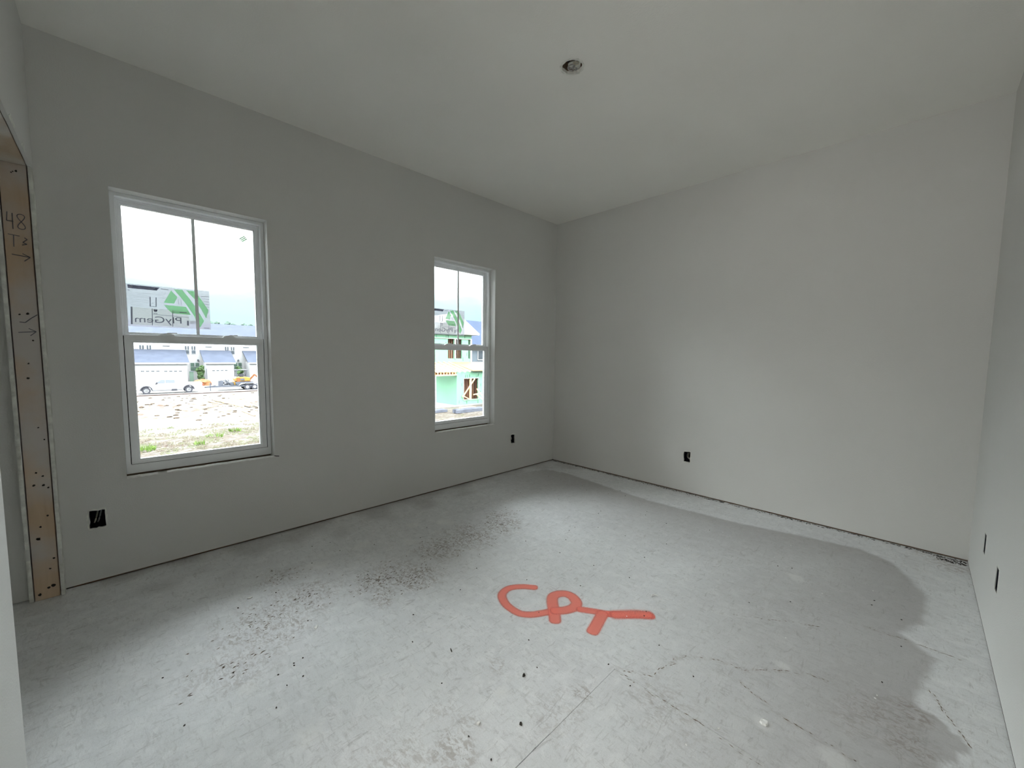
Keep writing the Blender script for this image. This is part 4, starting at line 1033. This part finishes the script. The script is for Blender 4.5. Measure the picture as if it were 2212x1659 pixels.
for yy in (57.15, 58.4):
    part('track', M_steel, ex, lambda bm: prism(bm, [arc(7.15, G + .82, .2, PI / 2, 3 * PI / 2, 8) + arc(8.75, G + .82, .2, -PI / 2, PI / 2, 8)], yy, yy + .35), bevel=.02)
part('turntable', M_orange, ex, rbox(7.1, 8.7, 57.4, 58.5, G + .95, G + 1.1))
part('engine_cover', M_yellow, ex, lambda bm: prism(bm, [[(6.95, G + 1.1), (8.55, G + 1.1), (8.6, G + 1.5), (8.2, G + 1.62), (7.1, G + 1.62), (6.9, G + 1.4)]], 57.3, 58.6), bevel=.05)
part('side_panel', M_orange, ex, rbox(7.12, 7.45, 57.26, 57.31, G + 1.02, G + 1.5)); part('seat', M_tire, ex, rbox(7.5, 7.95, 57.6, 58.1, G + 1.62, G + 2.0), bevel=.05)
part('grille', M_steel, ex, rbox(7.5, 7.95, 57.27, 57.31, G + 1.18, G + 1.42))
for (x, yy) in ((7.15, 57.4), (8.25, 57.4), (7.15, 58.5), (8.25, 58.5)): part('canopy_post', M_steel, ex, lambda bm: beam(bm, (x, yy, G + 1.6), (x + (.02 if x < 8 else -.02), yy, G + 2.5), .06, .06))
part('canopy', M_steel, ex, rbox(7.0, 8.4, 57.3, 58.6, G + 2.46, G + 2.54), bevel=.03)
part('boom', M_orange, ex, lambda bm: (beam(bm, (8.6, 57.9, G + 1.2), (9.2, 57.9, G + 1.9), .16, .2), beam(bm, (9.2, 57.9, G + 1.9), (9.9, 57.9, G + 1.1), .13, .16)))
part('control_lever', M_tire, ex, lambda bm: (beam(bm, (8.0, 57.6, G + 1.6), (8.1, 57.6, G + 2.0), .04, .04), beam(bm, (8.15, 57.9, G + 1.6), (8.2, 57.9, G + 1.95), .04, .04)))
part('dozer_blade', M_yellow, ex, lambda bm: prism(bm, [[(6.86, G + .62), (6.92, G + .62), (6.92, G + 1.0), (6.84, G + 1.02)]], 57.2, 58.7))

# ---- planks and cut-offs lying on the lot
r = random.Random(12)
PLAB = ['pale plank at the left side of the heap of boards on the lot', 'brown plank lying second from the left in the heap of boards', 'brown plank in the middle of the heap of boards', 'pale plank at the right of the middle of the heap of boards', 'long brown plank along the far left edge of the heap', 'brown plank lying askew across the heap of boards', 'pale short plank at the right front of the heap', 'brown plank lying alone left of the heap of boards', 'long brown plank alone on bare ground in front of the heap', 'pale plank alone in front and right of the heap', 'brown plank lying right of the heap near the window edge', 'brown plank slanting on the ground well left of the heap', 'pale plank behind the right end of the heap']
PL = [((3.0, 45.2), (3.9, 37.4)), ((3.5, 44.9), (4.3, 36.9)), ((3.75, 43.6), (4.4, 37.2)), ((4.1, 42.9), (4.5, 36.6)), ((2.9, 43.5), (3.7, 36.2)), ((3.2, 41.5), (4.6, 38.2)), ((4.7, 39.6), (4.9, 36.0)), ((2.4, 44.0), (2.9, 40.8)), ((3.33, 34.5), (3.44, 31.1)), ((4.3, 35.0), (4.6, 31.9)), ((5.2, 41.0), (5.5, 36.2)), ((1.2, 37.8), (2.6, 39.8)), ((4.6, 44.5), (5.9, 45.3))]
for i, (a, b) in enumerate(PL):
    za = ground_z(*a) + .06 + (i % 5) * .05 * (i < 7); zb = ground_z(*b) + .06 + (i % 5) * .05 * (i < 7)
    a3, b3 = Vector((*a, za)), Vector((*b, zb)); mid_ = (a3 + b3) / 2
    bm = bmesh.new(); beam(bm, a3 - mid_, b3 - mid_, .16, .05)
    o = link('lumber_plank', bm, M_lumberold if i % 3 else M_lumber); o.location = mid_
    tag(o, PLAB[i], 'plank', 'loose planks on the lot')
def f_clods(bm):
    r = random.Random(14)
    for k in range(110):
        y = r.uniform(31, 52); x = -3.5 + (r.random()) * 12; s = r.uniform(.03, .12)
        blob(bm, (x, y, ground_z(x, y) + s * .3), (s * 1.8, s, s * .6), k, 1, .4)
tag(part('dirt_clods', M_clod, None, f_clods), 'brown dirt clods strewn over the bare lot', 'dirt', kind='stuff')

# ---- the green-sheathed house under construction
gh = empty('unfinished_house', (18.5, 26.4, G), 'unfinished house sheathed in green panels with bare roof trusses', 'house')
E1 = -0.14
# front wall, ground floor
part('rear_roof', M_osb, gh, lambda bm: prism(bm, [[(29.3, 3.42), (34.5, 4.9), (34.5, 3.42)]], 13.5, 18.0, 'yz'))
part('wall_panel', M_green, gh, lambda bm: prism(bm, [rect(18.42, 24.0, G, E1 - .02), rect(19.21, 20.97, -2.78, -0.82)], 26.4, 26.55))
part('side_wall_panel', M_green, gh, rbox(18.42, 18.55, 26.55, 30.4, G, E1 - .1))
part('interior', M_inwood, gh, lambda bm: (box(bm, 19.1, 23.8, 27.6, 27.7, G, E1 - .1)))
for k in range(6): part('stud', M_inwood, gh, rbox(19.3 + k * .36, 19.37 + k * .36, 26.9, 27.0, -2.9, -0.7))
part('window_post', M_lumber, gh, rbox(19.97, 20.14, 26.38, 26.52, -2.78, -0.82))
part('window_trim', M_white_sd, gh, lambda bm: ring(bm, 19.17, 21.03, -2.84, -0.78, .05, .07, .06, .05, 26.36, 26.40))
# porch beam and post
part('porch_beam', M_lumber, gh, rbox(15.6, 18.42, 26.38, 26.55, -0.50, -0.40)); part('porch_beam', M_lumber, gh, rbox(15.6, 18.42, 26.38, 26.55, -0.20, -0.12))
for k in range(9): part('joist_end', M_lumber, gh, rbox(15.7 + k * .32, 15.78 + k * .32, 26.39, 26.54, -0.40, -0.20))
part('beam_backing', M_inwood, gh, rbox(15.6, 18.4, 26.55, 26.6, -0.45, -0.15))
part('porch_post', M_white_sd, gh, rbox(16.04, 16.20, 26.40, 26.55, G, -0.50))
# truss rafters
for k in range(10):
    x = 16.1 + k * .60
    if x > 20.0: continue
    rf = part('rafter', M_lumber, gh, lambda bm: beam(bm, (x, 26.0, E1), (x, 29.45, .66), .08, .14)); part('web', M_lumber, rf, lambda bm: (beam(bm, (x, 26.5, E1), (x, 29.4, E1), .05, .09), beam(bm, (x, 28.0, E1), (x, 28.3, .35), .04, .07)))
part('roof_deck', M_osb, gh, lambda bm: prism(bm, [[(26.0, E1 + .02), (29.45, .60), (29.45, .66), (26.0, E1 + .08)]], 20.0, 24.2, 'yz'))
# upper storey
part('upper_wall_panel', M_green, gh, lambda bm: prism(bm, [rect(14.0, 22.64, -0.1, 3.42), rect(19.67, 20.43, 1.02, 2.95), rect(20.63, 21.40, 1.02, 2.95), rect(22.22, 22.47, 1.02, 2.95), rect(16.2, 17.0, 1.02, 2.95)], 29.5, 29.65))
part('upper_side_wall', M_green, gh, rbox(22.50, 22.64, 29.65, 34, -0.1, 3.42))
part('upper_interior', M_inwood, gh, rbox(14.2, 22.4, 30.6, 30.7, -0.1, 3.3))
for k in range(14): part('stud', M_lumberold, gh, rbox(18.9 + k * .27, 18.96 + k * .27, 30.1, 30.2, 0.3, 3.3))
part('corner_trim', M_white_sd, gh, lambda bm: (box(bm, 20.44, 20.62, 29.44, 29.5, 1.0, 2.95), box(bm, 22.47, 22.66, 29.44, 29.5, 0.4, 2.95), box(bm, 14, 22.64, 29.44, 29.5, 2.95, 3.02)))
part('gable_roof', M_white_sd, gh, lambda bm: (prism(bm, [[(17.6, 3.42), (23.35, 3.42), (23.42, 3.56), (20.55, 5.50), (17.5, 3.56)]], 29.1, 36.0)))
part('diagonal_brace', M_lumber, gh, lambda bm: beam(bm, (18.98, 26.25, -2.5), (20.42, 26.25, -0.85), .05, .10))
part('diagonal_brace', M_lumber, gh, lambda bm: beam(bm, (20.62, 26.2, -1.8), (21.0, 24.8, G), .06, .09))
part('diagonal_brace', M_lumber, gh, lambda bm: beam(bm, (20.55, 26.2, -2.3), (20.9, 24.6, G), .06, .09))
part('diagonal_brace', M_lumber, gh, lambda bm: beam(bm, (20.2, 26.2, -2.35), (21.1, 26.1, -2.2), .05, .08))
part('diagonal_brace', M_lumber, gh, lambda bm: beam(bm, (19.0, 26.3, -2.35), (19.75, 26.2, -2.75), .05, .08))
def f_pr(bm):
    r = random.Random(6)
    for k in range(26):
        x = r.uniform(18.6, 22.5); z = r.choice([-0.55, -1.4, -2.2, -3.0]) + r.uniform(-.1, .1)
        if 19.1 < x < 21.05 and -2.85 < z < -.7: continue
        box(bm, x, x + .03, 26.385, 26.40, z - .14, z + .14)
    for k in range(30):
        x = r.uniform(14.5, 22.3); z = r.choice([0.9, 1.6, 2.3, 3.2]) + r.uniform(-.15, .15)
        if any(a - .1 < x < b + .1 and z < 3.15 for a, b in ((19.67, 20.43), (20.63, 21.4), (22.2, 22.5), (16.2, 17.0))): continue
        box(bm, x, x + .035, 29.48, 29.50, z - .18, z + .18)
part('panel_print', M_darkg, gh, f_pr)
part('slab_edge', M_concrete, gh, rbox(14, 24.2, 26.2, 31, G - .2, G + .06))
# bundles and offcuts in front of it
for i, (x0, x1, y0, y1, h_, m_, lb) in enumerate(((15.6, 18.6, 22.6, 23.3, .28, M_wrap, 'long grey wrapped bundle on the ground before the green house'), (14.2, 15.6, 23.9, 24.6, .22, M_wrap, 'short grey wrapped bundle left of the long one'), (17.3, 18.9, 24.2, 24.7, .16, M_lumberold, 'low stack of brown offcuts in front of the green house'))):
    e_ = empty('material_bundle', (x0, y0, G), lb, 'bundle')
    n = 4
    for k in range(n):
        yy = y0 + (y1 - y0) * k / n
        part('plank', m_, e_, lambda bm: (box(bm, x0 + .05 * (k % 2), x1 - .07 * (k % 3), yy, yy + (y1 - y0) / n - .02, G - .02, G + h_ * (.8 + .1 * (k % 3)))))
# neighbouring house behind it
nh = empty('grey_house', (30, 40, G), 'pale grey finished house with a big blue-grey roof behind the green one', 'house')
part('wall', M_ltgrey, nh, rbox(27, 40, 40, 48, G, 2.45)); part('roof', M_shingle2, nh, lambda bm: prism(bm, [[(39.5, 2.9), (44.5, 6.6), (49.5, 2.9), (49.5, 2.75), (39.5, 2.75)]], 26.5, 40.5, 'yz'))
part('fascia', M_white_sd, nh, rbox(26.5, 40.5, 39.42, 39.5, 2.45, 2.85)); part('band_board', M_white_sd, nh, rbox(27, 40, 39.94, 40, 0.0, 0.3))
f = part('window', M_white_sd, nh, lambda bm: ring(bm, 32.2, 33.4, 0.74, 2.3, .1, .1, .1, .1, 39.92, 40)); part('pane', M_winglass, f, rbox(32.3, 33.3, 39.95, 39.99, 0.84, 2.2))
